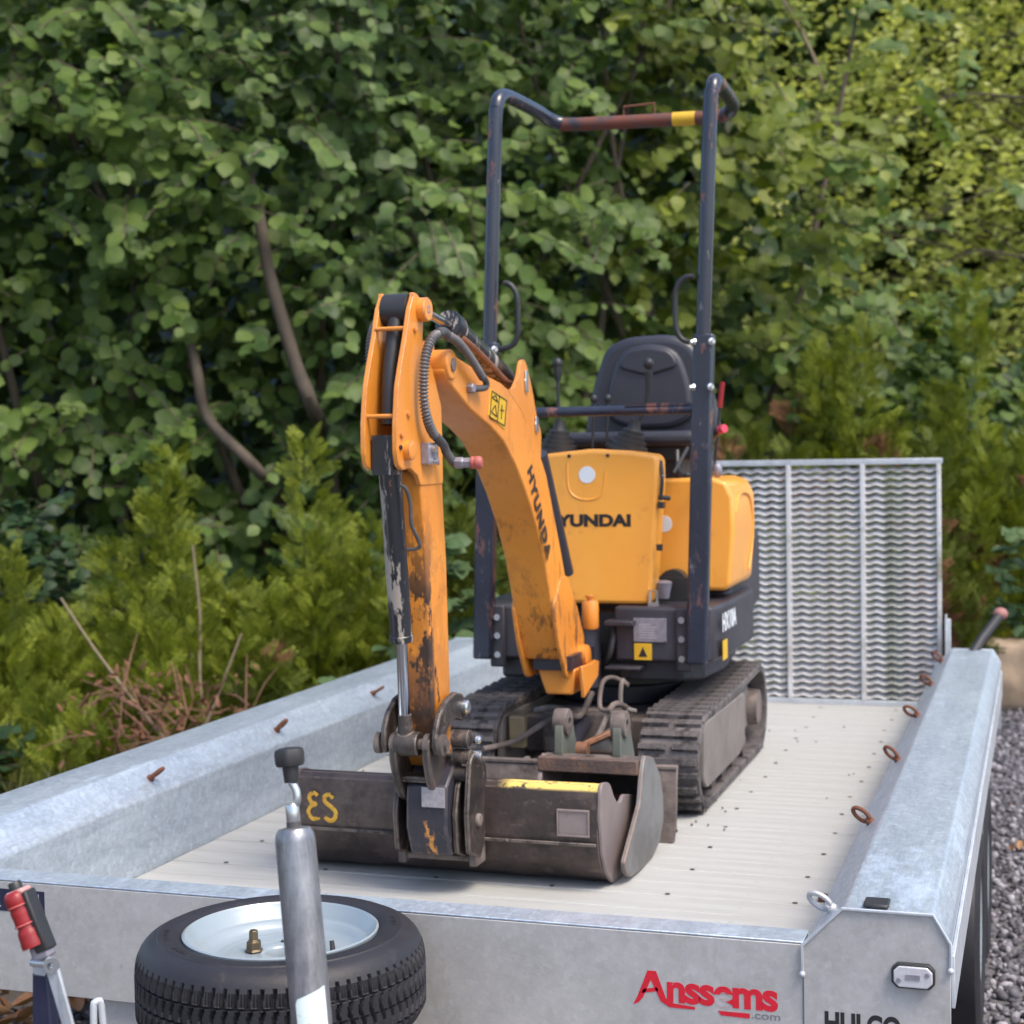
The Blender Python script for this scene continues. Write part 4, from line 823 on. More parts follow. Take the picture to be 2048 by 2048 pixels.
# ======================= second bucket lying on the deck =======================
M['ledge'] = mat('ledge_steel', (.1,.07,.06), .7, .1, (.17,.1,.075), 14, (.42,.6), dirt=[((.3,.13,.06),.6,.66,20,None,None)], bump=.5)
D = thing('digging_bucket', (.16,1.25,0), 'spare narrow bucket lying on the deck between the wide bucket and the right track', 'bucket')
sp2 = round2d([(1.155,.285),(1.125,.242),(1.098,.172),(1.0,.11),(.928,.064),(.94,.035),(.985,.012),(1.10,.003),(1.225,.003),(1.31,.025),(1.36,.075),(1.355,.14),(1.325,.2),(1.25,.262)], .012, 2)
MB().prism(sp2, 'x', .322, .334).build('side_plate', 'bucket_side2', D, bevel=.0025)
MB().prism(round2d([(1.155,.281),(1.11,.22),(1.1,.18),(1.265,.16),(1.28,.006),(1.33,.02),(1.36,.08),(1.335,.19),(1.25,.25)], .01, 2), 'x', .055, .067).build('side_plate', 'bucket_side', D, bevel=.0025)
shell([(1.135,.262),(1.16,.272),(1.25,.245),(1.32,.19),(1.35,.12),(1.34,.05),(1.30,.012),(1.272,.004)], .009, .067, .322, 'bucket_shell', 'mud', D)
MB().box(.055,.322,1.118,1.14,.238,.277).build('top_ledge', 'ledge', D, bevel=.004)
MB().box(.19,.32,1.262,1.275,.13,.156).build('cutting_lip', 'rust', D, bevel=.002)
EG = mat('chipped_green_grey', (.14,.15,.12), .6, .1, (.09,.1,.09), 8, dirt=[((.35,.34,.05),.66,.72,9,None,(.36,.27,0,1)),((.15,.07,.04),.64,.74,14,None,None)])
for x0 in (.092, .248):
    e_ = MB().prism(round2d([(1.15,.27),(1.155,.345),(1.175,.385),(1.21,.392),(1.24,.375),(1.32,.225),(1.25,.245)], .015, 3), 'x', x0, x0+.022).build('hanger_ear', EG, D, bevel=.003)
    MB().lathe([(.013,-.008),(.034,-.008),(.036,-.004),(.036,.024),(.034,.030),(.013,.030),(.013,-.008)], (x0,1.195,.356), (1,0,0), 22, caps=False).build('ear_bush', 'mud', e_)
MB().lathe([(.0,0),(.02,0),(.02,.03),(0,.03)], (.14,1.2,.285), (1,0,0), 10).tube([(.15,1.24,.29),(.2,1.3,.31),(.235,1.34,.27)], .01, 8).build('spare_pin', 'rusty_edge', D)
mb = MB(); plate(mb, [(.13,1.21,.275),(.22,1.33,.33),(.23,1.36,.25)], (.4,-.3,1), .01); mb.build('gusset', 'bucket_side2', D)

# ======================= vegetation =======================
def unit(a): return a/np.maximum(1e-9, np.linalg.norm(a, axis=-1, keepdims=True))
LEAF_V = np.array([(0,0,0),(-.36,.2,.05),(-.5,.5,.07),(-.34,.84,.03),(0,1.08,-.06),(.34,.84,.03),(.5,.5,.07),(.36,.2,.05),(0,.3,-.01),(0,.66,-.015),(-.16,.02,.02),(.16,.02,.02)], float)
LEAF_F = [(0,8,1,10),(0,11,7,8),(1,8,9,2),(7,6,9,8),(2,9,4,3),(9,6,5,4)]
def curl(V, k): W_ = V.copy(); W_[:,2] -= k*(W_[:,1]-.3)**2; return W_
def scatter_mesh(name, V, F, pos, X, Y, Z, size, mats, smooth=True):
    N = len(pos); nv = len(V)
    P = pos[:,None,:]+size[:,None,None]*(V[None,:,0:1]*X[:,None,:]+V[None,:,1:2]*Y[:,None,:]+V[None,:,2:3]*Z[:,None,:])
    fl = [len(f) for f in F]; flat = np.array([i for f in F for i in f])
    loops = (flat[None,:]+nv*np.arange(N)[:,None]).ravel()
    tot = np.tile(np.array(fl), N); st = np.concatenate([[0], np.cumsum(tot)[:-1]])
    me = bpy.data.meshes.new(name); me.vertices.add(N*nv); me.vertices.foreach_set('co', P.astype(np.float32).ravel())
    me.loops.add(len(loops)); me.loops.foreach_set('vertex_index', loops.astype(np.int32))
    me.polygons.add(len(tot)); me.polygons.foreach_set('loop_start', st.astype(np.int32)); me.polygons.foreach_set('loop_total', tot.astype(np.int32))
    me.update(calc_edges=True)
    if smooth: me.polygons.foreach_set('use_smooth', np.ones(len(tot), bool))
    for m_ in mats: me.materials.append(m_)
    return me
CP = np.array(CPOS); CR = np.array([RIGHT, DOWN, FWD])
def project(p):
    q = (p-CP) @ CR.T; d = np.maximum(q[:,2], .01)
    return np.stack([1024+FPX*q[:,0]/d, 1024+FPX*q[:,1]/d, q[:,2]], 1)
hz_main = leafmat('hazel_leaf', (.045,.088,.02), (.1,.165,.036), (.19,.265,.06), trans=.42)
hz_light = leafmat('hazel_leaf_light', (.085,.12,.014), (.15,.2,.026), (.26,.3,.045), trans=.4)
hz_dark = leafmat('hazel_leaf_dark', (.038,.076,.02), (.08,.14,.034), (.15,.22,.055))
fill_m = leafmat('shaded_inner_leaf', (.024,.048,.012), (.04,.075,.018), (.06,.105,.026), trans=.15)  # leaf greens darkened to paint the shade inside the hedge
A0 = np.array([-5.9, 4.55]); B0 = np.array([3.4, 10.4]); hu = (B0-A0)/np.linalg.norm(B0-A0); hn_ = np.array([hu[1], -hu[0]]); HL_ = np.linalg.norm(B0-A0)
def nz(s, z, k, o=0): return noise.noise(Vector((s*k+o, z*k, o*1.7)))
def bulge(s, z): return .55*nz(s, z, .55, 3)+.42*nz(s, z, 1.3, 9)
TREES = [(.7,.1,hz_main),(2.1,.5,hz_main),(3.6,.2,hz_dark),(5.0,.5,hz_main),(6.3,.3,hz_light),(7.7,.5,hz_main),(9.2,.3,hz_dark)]
tlabel = ['leftmost hazel of the hedge, its leafy branches reaching out of the picture', 'hazel left of the long leaning grey trunk, with dark gaps between its branches', 'hazel with a slender leaning bare trunk showing between its round leaves, left of the boom', 'hazel with broad dark green leaves right behind the top of the orange arm', 'hazel with yellowish green leaves framed by the left post of the black roll bar', 'hazel behind the right post of the roll bar, light leaf sprays hanging beside it', 'dark hazel beyond the raised ramp, standing before the bright feathery tree']
leaves = [[] for _ in TREES]; twigs = [MB() for _ in TREES]
T1 = [(-4.22,7.77,3.5),(-3.67,6.83,2.92),(-3.16,5.95,2.51),(-3.07,5.9,2.13),(-2.92,5.9,1.62),(-2.82,5.9,1.36),(-3.08,6.7,1.0),(-3.0,6.9,-.6)]
T2 = [(-4.26,6.95,2.05),(-3.58,5.9,1.61),(-3.48,5.85,1.285),(-3.15,5.8,.99),(-3.3,6.5,.67),(-3.2,6.8,-.6)]
clear = np.array([tuple(v) for t in (T1[2:6], T2[1:4]) for v in smoothpath(t, 6)])
n_sp = 0
for it in range(2900):
    s = random.uniform(0, HL_); z = random.uniform(-.3, 4.75)
    if s > 6.9+.5*nz(s, z, 1.5, 5) and z > 1.55+.6*nz(s, z, 1.2, 5)+max(0,7.9-s)*1.6 and random.random() < .93: continue
    if .4 < s < 1.8 and 1.5 < z < 2.1+.2*nz(s, z, 2, 3) and random.random() < .85: continue
    b = bulge(s, z)*1.15; back = random.random()**1.3*1.25
    if nz(s, z, 1.1, 21) < -.25: back += .6
    if z < .7: back += .35*(.7-z)
    base = A0+hu*s+hn_*(b-back)
    pb = np.array([base[0], base[1], z])
    dirn = unit(np.array([hn_[0]*random.uniform(.1,1)+hu[0]*random.uniform(-1,1), hn_[1]*random.uniform(.1,1)+hu[1]*random.uniform(-1,1), random.uniform(-.55,.35)]))
    Ln = random.uniform(.32,.75); nl = int(Ln/.055)
    ti = min(range(len(TREES)), key=lambda k: abs(s+.5*nz(s, z, .6, 14)-TREES[k][0]))
    pts = []; ls = random.choice((.65,.8,.9,1.,1.,1.1))
    sdv = unit(np.cross(dirn, [0,0,1.]))
    for k in range(nl+1):
        t = k/nl; p = pb+dirn*Ln*t+np.array([0,0,-.22*Ln*t*t]); pts.append(p)
        if k == 0: continue
        for rep in range(1 if random.random() < .8 else 2):
            side = 1 if (k+rep) % 2 else -1
            tip = unit(sdv*side*random.uniform(.5,1)+dirn*random.uniform(.3,.9)+np.array([0,0,random.uniform(-1.1,-.05)]))
            nr = unit(np.array([0,0,random.uniform(.3,.9)])+np.array([hn_[0],hn_[1],0])*random.uniform(.4,1.3)+rng.normal(0,.24,3))
            nr = unit(nr-tip*np.dot(nr, tip)); sz = ls*random.uniform(.07,.14)*(.75 if t > .85 else 1)
            leaves[ti].append((p+tip*.012, np.cross(tip, nr), tip, nr, sz))
    pr = project(np.array([pb]))[0]
    if back < .6 and random.random() < .8: twigs[ti].tube([Vector(p) for p in pts[::2]], .005, 4, caps=False)
leafmesh = {}
mob = [curl(LEAF_V, .12), curl(LEAF_V, .35)*np.array([.92,1,1]), curl(LEAF_V, -.05)*np.array([1.06,.95,1.4])]
def leafobj_meshes(m_):
    if m_.name not in leafmesh:
        L_ = []
        for V in mob:
            me = bpy.data.meshes.new('leaf'); me.from_pydata([tuple(v) for v in V], [], LEAF_F); me.shade_smooth(); me.materials.append(m_); L_.append(me)
        leafmesh[m_.name] = L_
    return leafmesh[m_.name]
def in_view(pr, mrg=0): return (pr[:,2] > .3) & (pr[:,0] > -mrg) & (pr[:,0] < 2048+mrg) & (pr[:,1] > -mrg) & (pr[:,1] < 2048+mrg)
def place_leaves(root, arr, m_, nobj=300, name='leaf'):
    pos = np.array([a[0] for a in arr]); X = np.array([a[1] for a in arr]); Y = np.array([a[2] for a in arr]); Z = np.array([a[3] for a in arr]); sz = np.array([a[4] for a in arr])
    pr = project(pos); keep = in_view(pr, 420)
    if len(clear):
        # keep the bare trunks bare: no leaves between them and the trailer side
        pc = project(clear); d = np.min(np.hypot(pr[:,None,0]-pc[None,:,0], pr[:,None,1]-pc[None,:,1]), axis=1)
        near = (d < 26) & (pr[:,2] < 9.6)
        keep &= ~(near & (rng.random(len(pos)) < .88))
    pos, X, Y, Z, sz, pr = (a[keep] for a in (pos, X, Y, Z, sz, pr))
    if not len(pos): return
    vis = in_view(pr, 0); score = np.where(vis, sz/pr[:,2]*(1+2.*(np.abs(Z @ CR[2]))), -1)
    # favour the outermost layer
    score = np.where(vis, score-.02*pr[:,2]*0, score)
    order = np.argsort(-score); top = order[:nobj]; top = top[score[top] > 0]; rest = np.setdiff1d(np.arange(len(pos)), top)
    o_ = np.array(org(root)); ms = leafobj_meshes(m_)
    for i in top:
        mt = Matrix.Identity(4)
        for r in range(3):
            mt[r][0] = X[i][r]*sz[i]; mt[r][1] = Y[i][r]*sz[i]; mt[r][2] = Z[i][r]*sz[i]; mt[r][3] = pos[i][r]-o_[r]
        linked(name, ms[i % 3], root, mat4=mt)
    if len(rest):
        me = scatter_mesh('foliage', mob[0], LEAF_F, pos[rest]-o_, X[rest], Y[rest], Z[rest], sz[rest], [m_])
        f = bpy.data.objects.new('foliage', me); COL.objects.link(f); f.parent = root; f['kind'] = 'stuff'
for k, (s, off, m_) in enumerate(TREES):
    bs = A0+hu*s-hn_*(.55+off*.4)
    root = thing('hazel_tree', (bs[0], bs[1], GZ), tlabel[k], 'tree', 'hazel trees of the hedge')
    tr = MB(); base = Vector((bs[0], bs[1], GZ))
    for q in range(3):
        a = random.uniform(-.25,.25)+(q-1)*.28; pth = [base+Vector((q*.08,0,0))]
        for h in (1.2,2.4,3.6,4.8) if k < 5 else (.6,1.1,1.5,1.9): pth.append(base+Vector((hu[0]*a*h+random.uniform(-.1,.1), hu[1]*a*h, h)))
        tr.tube(smoothpath(pth, 4), [.045-.035*i/16 for i in range(17)], 8)
    if k == 2: tr.tube(smoothpath(T1, 5), [.03+.02*i/35 for i in range(36)], 12)
    if k == 1: tr.tube(smoothpath(T2, 5), [.028+.014*i/25 for i in range(26)], 10)
    tr.build('trunk', 'bark', root)
    if twigs[k].v: twigs[k].build('twigs', 'twig', root, kind='stuff')
    place_leaves(root, leaves[k], m_)
# inner mass of the hedge, shade put in its leaf colour, and the wood behind it
def mass(name, m_, N, fn, size, parent=None):
    pos = np.array([fn() for _ in range(N)]); nr = unit(rng.normal(0,1,(N,3))+np.array([.3,-.8,.6])); tp = unit(np.cross(nr, rng.normal(0,1,(N,3)))); X = np.cross(tp, nr)
    pr = project(pos); kp = in_view(pr, 500); 
    me = scatter_mesh(name, LEAF_V, LEAF_F, pos[kp], X[kp], tp[kp], nr[kp], rng.uniform(size[0], size[1], N)[kp], [m_]); o = bpy.data.objects.new(name, me); COL.objects.link(o)
    o['kind'] = 'stuff'; return o
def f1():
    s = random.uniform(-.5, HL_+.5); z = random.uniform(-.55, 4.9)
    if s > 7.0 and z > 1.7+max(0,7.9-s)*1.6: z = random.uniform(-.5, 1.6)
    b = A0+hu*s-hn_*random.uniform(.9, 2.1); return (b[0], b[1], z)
o = mass('hedge_interior', fill_m, 11000, f1, (.10,.17)); tag(o, 'leaves coloured dark for the shade deep inside the hedge behind the round leaved sprays', 'foliage')
def f2(): return (random.uniform(-16, 8), random.uniform(15.5, 18), random.uniform(-.6, 7.8))
o = mass('woodland', leafmat('woodland_leaf', (.04,.07,.015), (.075,.115,.022), (.12,.16,.035), trans=.3), 30000, f2, (.28,.45)); tag(o, 'far dark green wood closing the view behind the hedge', 'woodland')

# bright feathery tree on the right
bt = leafmat('backlit_feathery_leaf', (.24,.28,.06), (.42,.45,.12), (.62,.63,.25), trans=.5)  # leaf colours raised to paint in the glow of backlight
BT = thing('tall_tree', (1.6, 13.6, GZ), 'bright yellow green feathery tree at the upper right, the light from behind put into its leaf colour', 'tree')
arr = []; limbs = MB().tube(smoothpath([(1.6,13.6,GZ),(1.55,13.6,1.5),(1.7,13.5,3.2),(1.5,13.4,5.4)],5), [.13-.08*i/15 for i in range(16)], 10)
for i in range(1150):
    z = random.uniform(1.0,6.4); a = random.uniform(0, 6.283); r = random.uniform(.2, 2.9)*(1-.08*abs(z-3.5))
    p0 = np.array([1.5+r*math.cos(a)*1.15, 13.5+r*math.sin(a)*.8, z]); dv = unit(np.array([math.cos(a), math.sin(a), random.uniform(-.7,.1)])); sdv = unit(np.cross(dv, [0,0,1.]))
    if i % 9 == 0: limbs.tube([(1.6,13.55,z-.5), tuple(p0)], [.02,.006], 5)
    for k in range(22):
        p = p0+dv*.035*k+np.array([0,0,-.0009*k*k])+rng.normal(0,.028,3); side = 1 if k % 2 else -1
        tp = unit(sdv*side+dv*.5+rng.normal(0,.45,3)); nr = unit(np.array([0,-.35,.8])+rng.normal(0,.4,3)); nr = unit(nr-tp*np.dot(nr, tp))
        arr.append((p, np.cross(tp, nr), tp, nr, random.uniform(.035,.095)))
limbs.build('trunk', 'bark', BT)
place_leaves(BT, arr, bt, 0)
mb = MB(); 
for pth in ([(2.4,11.5,3.9),(1.6,11.4,3.3),(.9,11.3,3.15),(.3,11.2,2.9)], [(2.2,11.4,2.9),(1.5,11.3,2.55),(.8,11.2,2.65),(.45,11.2,2.5)], [(2.3,11.5,4.4),(1.5,11.3,3.9),(.7,11.2,3.95),(.2,11.1,3.8)]):
    sp_ = smoothpath(pth, 6); mb.tube(sp_, [.022-.018*i/(len(sp_)-1) for i in range(len(sp_))], 6)
    for i in range(2, len(sp_), 2): mb.tube([sp_[i], sp_[i]+Vector((random.uniform(-.35,-.1), random.uniform(-.1,.1), random.uniform(-.25,.2)))], [.007,.003], 4)
mb.build('bare_limb', 'bark', BT)
tb_ = thing('dead_branch', (.05,8.6,3.4), 'pale bare dead branch hanging down at the top right of the hedge', 'branch')
MB().tube(smoothpath([(-.42,8.4,4.2),(-.28,8.4,3.95),(-.16,8.4,3.7),(-.1,8.4,3.48)],5), [.018-.009*i/15 for i in range(16)], 8).build('stem', 'palestem', tb_)

# conifer shrubs built from flat feathery fronds
FV = []; FF = []
def fq(a, b, w):
    a = np.array(a, float); b = np.array(b, float); d = unit(b-a); n = np.array([-d[1], d[0], 0])*w
    k = len(FV); FV.extend([a, a+(b-a)*.45+n, b, a+(b-a)*.45-n]); FF.append((k, k+1, k+2, k+3))
fq((0,0,0),(0,1,.0),.02)
for i in range(6):
    t = .1+.14*i; L_ = .42*(1-t*.7)
    for sd_ in (-1, 1):
        e = (sd_*L_*.72, t+L_*.72, .03*random.uniform(-1,1)); fq((0,t,0), e, .03)
        for j in range(2):
            u_ = .45+.3*j; q = (e[0]*u_, t+(e[1]-t)*u_, e[2]*u_)
            fq(q, (q[0]+sd_*.02, q[1]+.13*(1-.2*j), q[2]+.02), .022)
            fq(q, (q[0]+sd_*.12*(1-.2*j), q[1]+.03, q[2]-.02), .022)
FV = np.array(FV); FV[:,2] += .12*FV[:,1]**2
con_m = leafmat('conifer_frond', (.065,.09,.01), (.165,.205,.018), (.32,.36,.035), rough=.6, trans=.25)
con_d = leafmat('conifer_frond_dark', (.04,.06,.01), (.09,.12,.014), (.2,.23,.026), rough=.6, trans=.2)
con_b = leafmat('brown_frond', (.1,.05,.025), (.2,.09,.045), (.28,.14,.07), rough=.8, trans=.1)
def conifer(x, y, ztop, r, label, m_, dens=1., seed=0, brown=0.):
    root = thing('conifer_shrub', (x, y, GZ), label, 'shrub', 'feathery conifer shrubs')
    h = ztop-GZ; MB().tube([(x,y,GZ),(x+.03,y,GZ+h*.3),(x,y,GZ+h*.5)], [.03,.018,.006], 7).build('trunk', 'bark', root)
    N = int(1050*h*r/.5*dens); pos = []; X = []; Y = []; Z = []; S_ = []
    npl = max(6, int(16*r/.5)); PLM = []
    for q in range(npl):
        a = random.uniform(0, 6.283); rr = r*math.sqrt(random.random())*.95; hh = h*(1-.55*(rr/r)**1.3)*random.uniform(.6,1.05)
        PLM.append((rr*math.cos(a), rr*math.sin(a), a, hh, random.uniform(.07,.15)+.05*r))
    tot = sum(p[3]*p[4] for p in PLM)
    for (dx, dy, la, hh, pr_) in PLM:
        for i in range(int(N*hh*pr_/tot)):
            t = random.random()**.8; a = random.uniform(0, 6.283); R = pr_*(1-t)**.6*random.uniform(.3,1.1)+.012
            p = np.array([x+dx*(.35+.65*t)+R*math.cos(a), y+dy*(.35+.65*t)+R*math.sin(a), GZ+hh*(.12+.88*t)])
            up = unit(np.array([math.cos(a)*random.uniform(.3,1.1)+math.cos(la)*.2, math.sin(a)*random.uniform(.3,1.1)+math.sin(la)*.2, random.uniform(.25,1.1)])+rng.normal(0,.18,3))
            nr = unit(np.array([-math.sin(a), math.cos(a), 0])*random.uniform(-1,1)+np.array([math.cos(a), math.sin(a), .5])*random.uniform(.3,1)); nr = unit(nr-up*np.dot(nr, up))
            pos.append(p); Y.append(up); Z.append(nr); X.append(np.cross(up, nr)); S_.append(random.uniform(.06,.16))
    od = list(range(len(pos))); random.shuffle(od); od.sort(key=lambda q_: noise.noise(Vector(pos[q_])*3.5)); pos, X, Y, Z, S_ = ([L_[q_] for q_ in od] for L_ in (pos, X, Y, Z, S_))
    pos, X, Y, Z, S_ = map(np.array, (pos, X, Y, Z, S_)); o_ = np.array(org(root))
    nb_ = int(len(pos)*brown); 
    me = scatter_mesh('crown', FV, FF, pos[nb_:]-o_, X[nb_:], Y[nb_:], Z[nb_:], S_[nb_:], [m_], smooth=False)
    c = bpy.data.objects.new('crown', me); COL.objects.link(c); c.parent = root
    if nb_:
        me = scatter_mesh('brown_frond', FV, FF, pos[:nb_]-o_, X[:nb_], Y[:nb_], Z[:nb_], S_[:nb_], [con_b], smooth=False)
        c = bpy.data.objects.new('brown_frond', me); COL.objects.link(c); c.parent = root; c['kind'] = 'stuff'
for a in [(-3.15,4.5,1.32,.6,'tall feathery conifer shrub, the leftmost tall one behind the left rail of the trailer',con_m,1.,0,.04),
          (-2.2,4.7,1.42,.55,'tall yellow green conifer shrub just left of the black cylinder of the arm',con_m,1.,0,0),
          (-1.6,5.0,1.15,.4,'narrow conifer shrub directly behind the orange arm',con_d,1.,0,.05),
          (-3.6,4.05,.75,.5,'low conifer shrub at the left edge beside the dark bush',con_m,1.,0,0),
          (-2.65,4.1,.85,.5,'bright conifer shrub in the middle of the group left of the arm',con_m,1.1,0,0),
          (-3.05,3.55,.0,.45,'lowest bright conifer shrub nearest the left rail, beside the brown dead twigs',con_m,1.1,0,0),
          (-2.15,3.9,.12,.36,'small conifer shrub right of the brown dead twigs, just above the left rail',con_d,1.,0,.08),
          (-.45,7.2,1.75,.5,'conifer shrub with brown patches right of the excavator seat',con_d,1.,0,.2),
          (.15,7.6,2.2,.55,'tallest conifer shrub above the top edge of the raised ramp',con_m,.95,0,.1),
          (.85,7.8,2.1,.55,'conifer shrub above the upper right corner of the raised ramp',con_m,.95,0,.03),
          (.0,6.9,1.3,.45,'low conifer shrub seen through and over the left part of the ramp mesh',con_m,1.,0,.15),
          (.62,7.1,1.25,.48,'low conifer shrub behind the right part of the ramp mesh',con_d,1.,0,.15),
          (1.3,7.8,1.7,.5,'conifer shrub at the right edge above the sandstone blocks',con_m,1.,0,.05)]: conifer(*a)
# dark broad leaved bush at the far left, ivy like shoots and other understorey
def bush(x, y, z0, z1, r, n, m_, label, size=(.05,.09), name='leafy_bush', nobj=120):
    root = thing(name, (x, y, GZ), label, 'bush'); arr = []; st = MB()
    for i in range(n):
        a = random.uniform(0, 6.283); z = random.uniform(z0, z1); R = r*random.uniform(.3,1)*(1-.5*((z-z0)/(z1-z0))**2)
        p0 = np.array([x+R*.5*math.cos(a), y+R*.5*math.sin(a), z-.1]); dv = unit(np.array([math.cos(a), math.sin(a), random.uniform(-.2,.8)])); sdv = unit(np.cross(dv, [0,0,1.]))
        st.tube([tuple(p0), tuple(p0+dv*R*.7)], .003, 4, caps=False)
        for k in range(7):
            p = p0+dv*R*.7*(k+1)/7; tp = unit(sdv*(1 if k % 2 else -1)+dv*.6+np.array([0,0,random.uniform(-.5,.1)])); nr = unit(np.array([.2,-.5,.8])+rng.normal(0,.35,3)); nr = unit(nr-tp*np.dot(nr, tp))
            arr.append((p, np.cross(tp, nr), tp, nr, random.uniform(*size)))
    st.tube([(x,y,GZ),(x,y,z0+.2)], .02, 6); st.build('stem', 'twig', root)
    place_leaves(root, arr, m_, nobj)
dk = leafmat('bush_leaf_dark', (.014,.034,.014), (.026,.06,.024), (.05,.095,.04))
pl = leafmat('pale_leaf', (.06,.11,.04), (.1,.165,.065), (.15,.22,.09))
lm = leafmat('lime_leaf', (.16,.25,.03), (.22,.32,.04), (.3,.4,.06))
bush(-3.9,4.5,-.5,.9,.6,150,dk,'dark green small leaved bush at the left edge of the picture')
bush(-3.5,3.3,-.55,-.05,.5,80,dk,'low dark bush at the left edge just above the trailer rail')
bush(-1.35,4.2,-.1,.75,.28,34,pl,'pale green lobed shoots between the conifers and the arm', (.06,.1))
bush(-1.75,3.9,-.45,.1,.35,50,pl,'low pale leaved plant behind the left rail near the arm', (.05,.08))
bush(-1.2,5.5,-.5,.9,.5,90,hz_dark,'shaded leafy bush seen between the boom and the left post')
bush(1.25,6.6,.1,.7,.26,26,pl,'pale green sprig beside the upper right corner of the ramp', (.06,.1))
bush(.7,8.2,1.2,2.0,.4,40,hz_main,'leafy sprays between the two tall conifers above the ramp', (.06,.1))
bush(-1.83,1.2,-.62,-.13,.2,8,lm,'young lime green shoot at the left edge above the rail', (.08,.12), nobj=60)
# brown dead brushwood left of the arm and pale bare stems
DB = thing('dead_brushwood', (-2.35,3.4,GZ), 'reddish brown dead twigs behind the left rail', 'brushwood')
mb = MB()
for i in range(110):
    p = Vector((-2.35+random.gauss(0,.17), 3.4+random.gauss(0,.2), random.uniform(-.55,.0))); d = Vector((random.uniform(-1,1), random.uniform(-.6,.6), random.uniform(-.2,1))).normalized()*random.uniform(.12,.35)
    mb.tube([p, p+d*.5+Vector((0,0,.02)), p+d], [.005,.004,.002], 4)
mb.build('dead_twigs', 'deadtwig', DB, kind='stuff')
arr = []
for i in range(260):
    p = np.array([-2.4+random.gauss(0,.25), 3.45+random.gauss(0,.18), random.uniform(-.5,.12)]); tp = unit(rng.normal(0,1,3)); nr = unit(np.cross(tp, rng.normal(0,1,3))); arr.append((p, np.cross(tp, nr), tp, nr, random.uniform(.025,.05)))
DBM = leafmat('dead_leaf', (.13,.055,.035), (.22,.1,.06), (.3,.16,.1), rough=.8, trans=.1)
Vd = LEAF_V*np.array([.42,1,3.5]); Vd[:,2] += .6*(Vd[:,1]-.5)**2
ca = [np.array([a[i] for a in arr]) for i in range(5)]
me = scatter_mesh('dead_leaves', Vd, LEAF_F, ca[0]-np.array(org(DB)), ca[1], ca[2], ca[3], ca[4]*1.1, [DBM]); o = bpy.data.objects.new('dead_leaves', me); COL.objects.link(o); o.parent = DB; o['kind'] = 'stuff'
PS = [[(-3.0,3.55,.42),(-2.8,3.5,.2),(-2.55,3.45,-.05),(-2.3,3.4,-.3)], [(-2.05,3.5,.28),(-2.15,3.45,.0),(-2.28,3.4,-.35)], [(-2.45,3.8,.65),(-2.42,3.8,.3),(-2.4,3.75,.0)]]
for p, l in zip(PS, ('long pale bare stem arching over the brown twigs', 'short pale stem rising to the right out of the brown twigs', 'upright thin pale stem in the middle of the conifers')):
    q = thing('bare_stem', (*p[-1][:2], GZ), l, 'stem'); sp_ = smoothpath(p+[(p[-1][0]+.05, p[-1][1], GZ)], 5); MB().tube(sp_, [.005+.004*i/len(sp_) for i in range(len(sp_))], 6).build('stem', 'palestem', q)
# dry grass blades
def grass(name, n, fn, m_, h=(.1,.35), label=''):
    V = np.array([(-.02,0,0),(.02,0,0),(.014,.5,.03),(-.014,.5,.03),(0,1,.16)]); F = [(0,1,2,3),(3,2,4)]
    pos = np.array([fn() for _ in range(n)]); Y = unit(np.stack([rng.normal(0,.35,n), rng.normal(0,.35,n), np.ones(n)], 1)); X = unit(np.cross(Y, rng.normal(0,1,(n,3)))); Z = np.cross(X, Y)
    me = scatter_mesh(name, V, F, pos, X, Y, Z, rng.uniform(*h, n), [m_]); o = bpy.data.objects.new(name, me); COL.objects.link(o); tag(o, label, 'grass', kind='stuff')
gm = leafmat('grass_blade', (.07,.09,.02), (.14,.14,.05), (.26,.22,.11), rough=.7, trans=.2)
grass('grass', 5200, lambda: (random.uniform(-3.9,-1.3), random.uniform(1.3,4.3), GZ), gm, (.12,.42), 'green and straw coloured grass along the left side of the trailer')

# ======================= stones, gravel, litter =======================
def rock(x, y, z, sx, sy, sz, seed, label):
    bm = bmesh.new(); bmesh.ops.create_icosphere(bm, subdivisions=4, radius=1)
    for v in bm.verts:
        c = v.co; k = max(abs(c.x), abs(c.y), abs(c.z)); c = c.lerp(c/k, .6)
        n1 = noise.noise(c*1.5+Vector((seed,0,0)))*.16+noise.noise(c*5+Vector((0,seed,0)))*.05
        c = c*(1+n1); v.co = Vector((c.x*sx, c.y*sy, c.z*sz))
    me = bpy.data.meshes.new('stone_block'); bm.to_mesh(me); bm.free(); me.shade_smooth(); me.materials.append(M['stone'])
    o = bpy.data.objects.new('stone_block', me); COL.objects.link(o); o.location = (x, y, z); o.rotation_euler = (0,0,seed*.2); tag(o, label, 'stone', 'sandstone blocks of the low wall')
for i, (x, y, z, sx, sy, sz, l) in enumerate([(.62,7.45,GZ+.16,.28,.2,.2,'sandstone block of the low wall just right of the ramp'),(1.12,7.55,GZ+.2,.26,.22,.24,'larger sandstone block of the low wall at the right edge of the picture'),(.1,7.4,GZ+.15,.26,.2,.18,'sandstone block of the low wall hidden behind the ramp mesh'),(1.62,7.6,GZ+.17,.27,.22,.2,'last sandstone block at the right end of the low wall')]): rock(x, y, z, sx, sy, sz, i*1.7+.3, l)
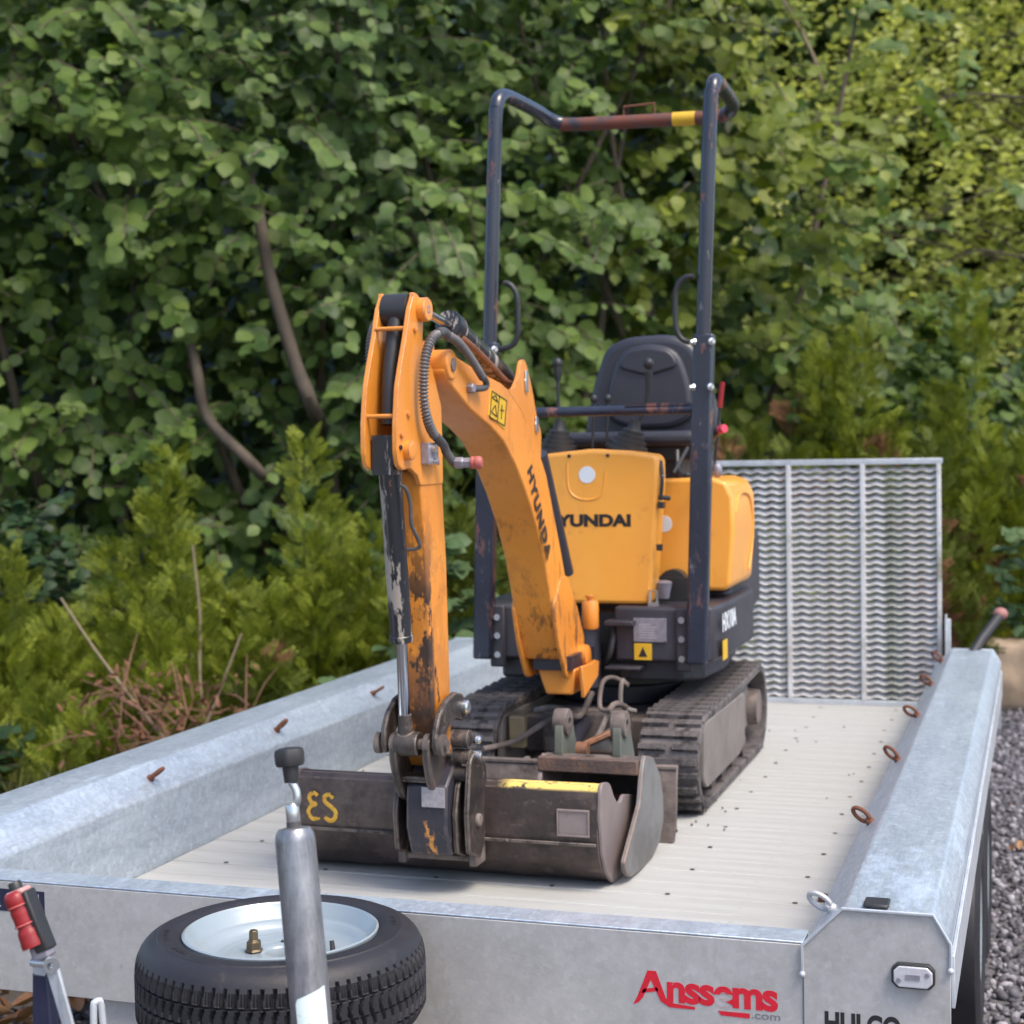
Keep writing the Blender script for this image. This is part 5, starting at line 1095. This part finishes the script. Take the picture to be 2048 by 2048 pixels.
# gravel
bm = bmesh.new(); bmesh.ops.create_icosphere(bm, subdivisions=1, radius=.5); GV = np.array([v.co[:] for v in bm.verts]); GF = [tuple(v.index for v in f.verts) for f in bm.faces]; bm.free()
GV = GV*(1+.25*rng.normal(0,1,(len(GV),1)).clip(-1,1)*.6)*np.array([1.2,.9,.65])
def stones(name, n, fn, size, m_, label, cat='gravel'):
    pos = np.array([fn() for _ in range(n)]); q = unit(rng.normal(0,1,(n,3))+np.array([0,0,1.2])); X = unit(np.cross(q, rng.normal(0,1,(n,3)))); Y = np.cross(q, X)
    me = scatter_mesh(name, GV, GF, pos, X, Y, q, rng.uniform(*size, n)**1, [m_], smooth=False); o = bpy.data.objects.new(name, me); COL.objects.link(o); tag(o, label, cat, kind='stuff')
def rockmat(name, a, b_, c):
    m, n, b = _mat(name); g = n.nodes.new('ShaderNodeNewGeometry'); r = n.nodes.new('ShaderNodeValToRGB')
    r.color_ramp.elements[0].color = (*a,1); r.color_ramp.elements[1].color = (*c,1); e = r.color_ramp.elements.new(.6); e.color = (*b_,1)
    n.links.new(g.outputs['Random Per Island'], r.inputs[0]); n.links.new(r.outputs[0], b.inputs['Base Color']); b.inputs['Roughness'].default_value = .8; return m
gvm = rockmat('gravel_stone', (.045,.042,.05), (.13,.122,.14), (.36,.34,.37))
stones('gravel', 21000, lambda: (random.uniform(.98,2.5), random.uniform(-.5,8.2)**1, GZ+random.uniform(.0,.016)), (.014,.04), gvm, 'grey crushed gravel along the right side of the trailer')
stones('gravel', 5000, lambda: (random.uniform(-1.6,.9), random.uniform(-.9,1.2), GZ+.024+random.uniform(0,.012)), (.01,.035), rockmat('dark_gravel', (.04,.035,.035), (.1,.09,.095), (.25,.23,.24)), 'dark gravel and soil under the front of the trailer')
arr = []
dl = leafmat('fallen_leaf', (.16,.07,.03), (.28,.14,.07), (.42,.25,.13), rough=.75, trans=.1)
V_ = LEAF_V*np.array([.55,1,3.2]); V_[:,2] += .5*(V_[:,1]-.5)**2
def fallen(n, fn, size, label):
    pos = np.array([fn() for _ in range(n)]); q = unit(rng.normal(0,.5,(n,3))+np.array([0,0,1.])); X = unit(np.cross(q, rng.normal(0,1,(n,3)))); Y = np.cross(q, X)
    me = scatter_mesh('leaf_litter', V_, LEAF_F, pos, X, Y, q, rng.uniform(*size, n), [dl]); o = bpy.data.objects.new('leaf_litter', me); COL.objects.link(o); tag(o, label, 'leaves', kind='stuff')
fallen(520, lambda: (random.uniform(-1.9,-.35), random.uniform(-.8,1.3), GZ+.035+random.uniform(0,.03)), (.04,.11), 'brown fallen leaves and bark on the ground below the headboard')
fallen(90, lambda: (random.uniform(1.15,2.4), random.uniform(.2,7.5), GZ+.03), (.03,.06), 'scattered brown leaves on the gravel to the right')

stones('soil_crumbs', 150, lambda: (random.choice((random.gauss(.28,.13), random.gauss(-.34,.12), random.gauss(.1,.35))), random.uniform(1.2,3.3), .004), (.003,.010), rockmat('crumb', (.05,.035,.025), (.1,.075,.055), (.17,.13,.1)), 'dry crumbs of soil dropped on the deck round the tracks', 'soil')
mb = MB()
for a0, n_c in ((200, 9), (232, 6), (100, 8), (20, 7), (300, 8)):
    for k in range(n_c):
        a = math.radians(a0+k*2.3); q = SC+Vector((.2035*math.cos(a), .2035*math.sin(a), H+.0052)); w_ = .0012+.0012*(k % 3 == 0)
        mt = Matrix.Translation(q) @ Matrix.Rotation(a, 4, 'Z'); mb.box(-.004, .004, -w_, w_, 0, .0016, mt)
mb.build('sidewall_marks', 'rubber', SP, kind='stuff')
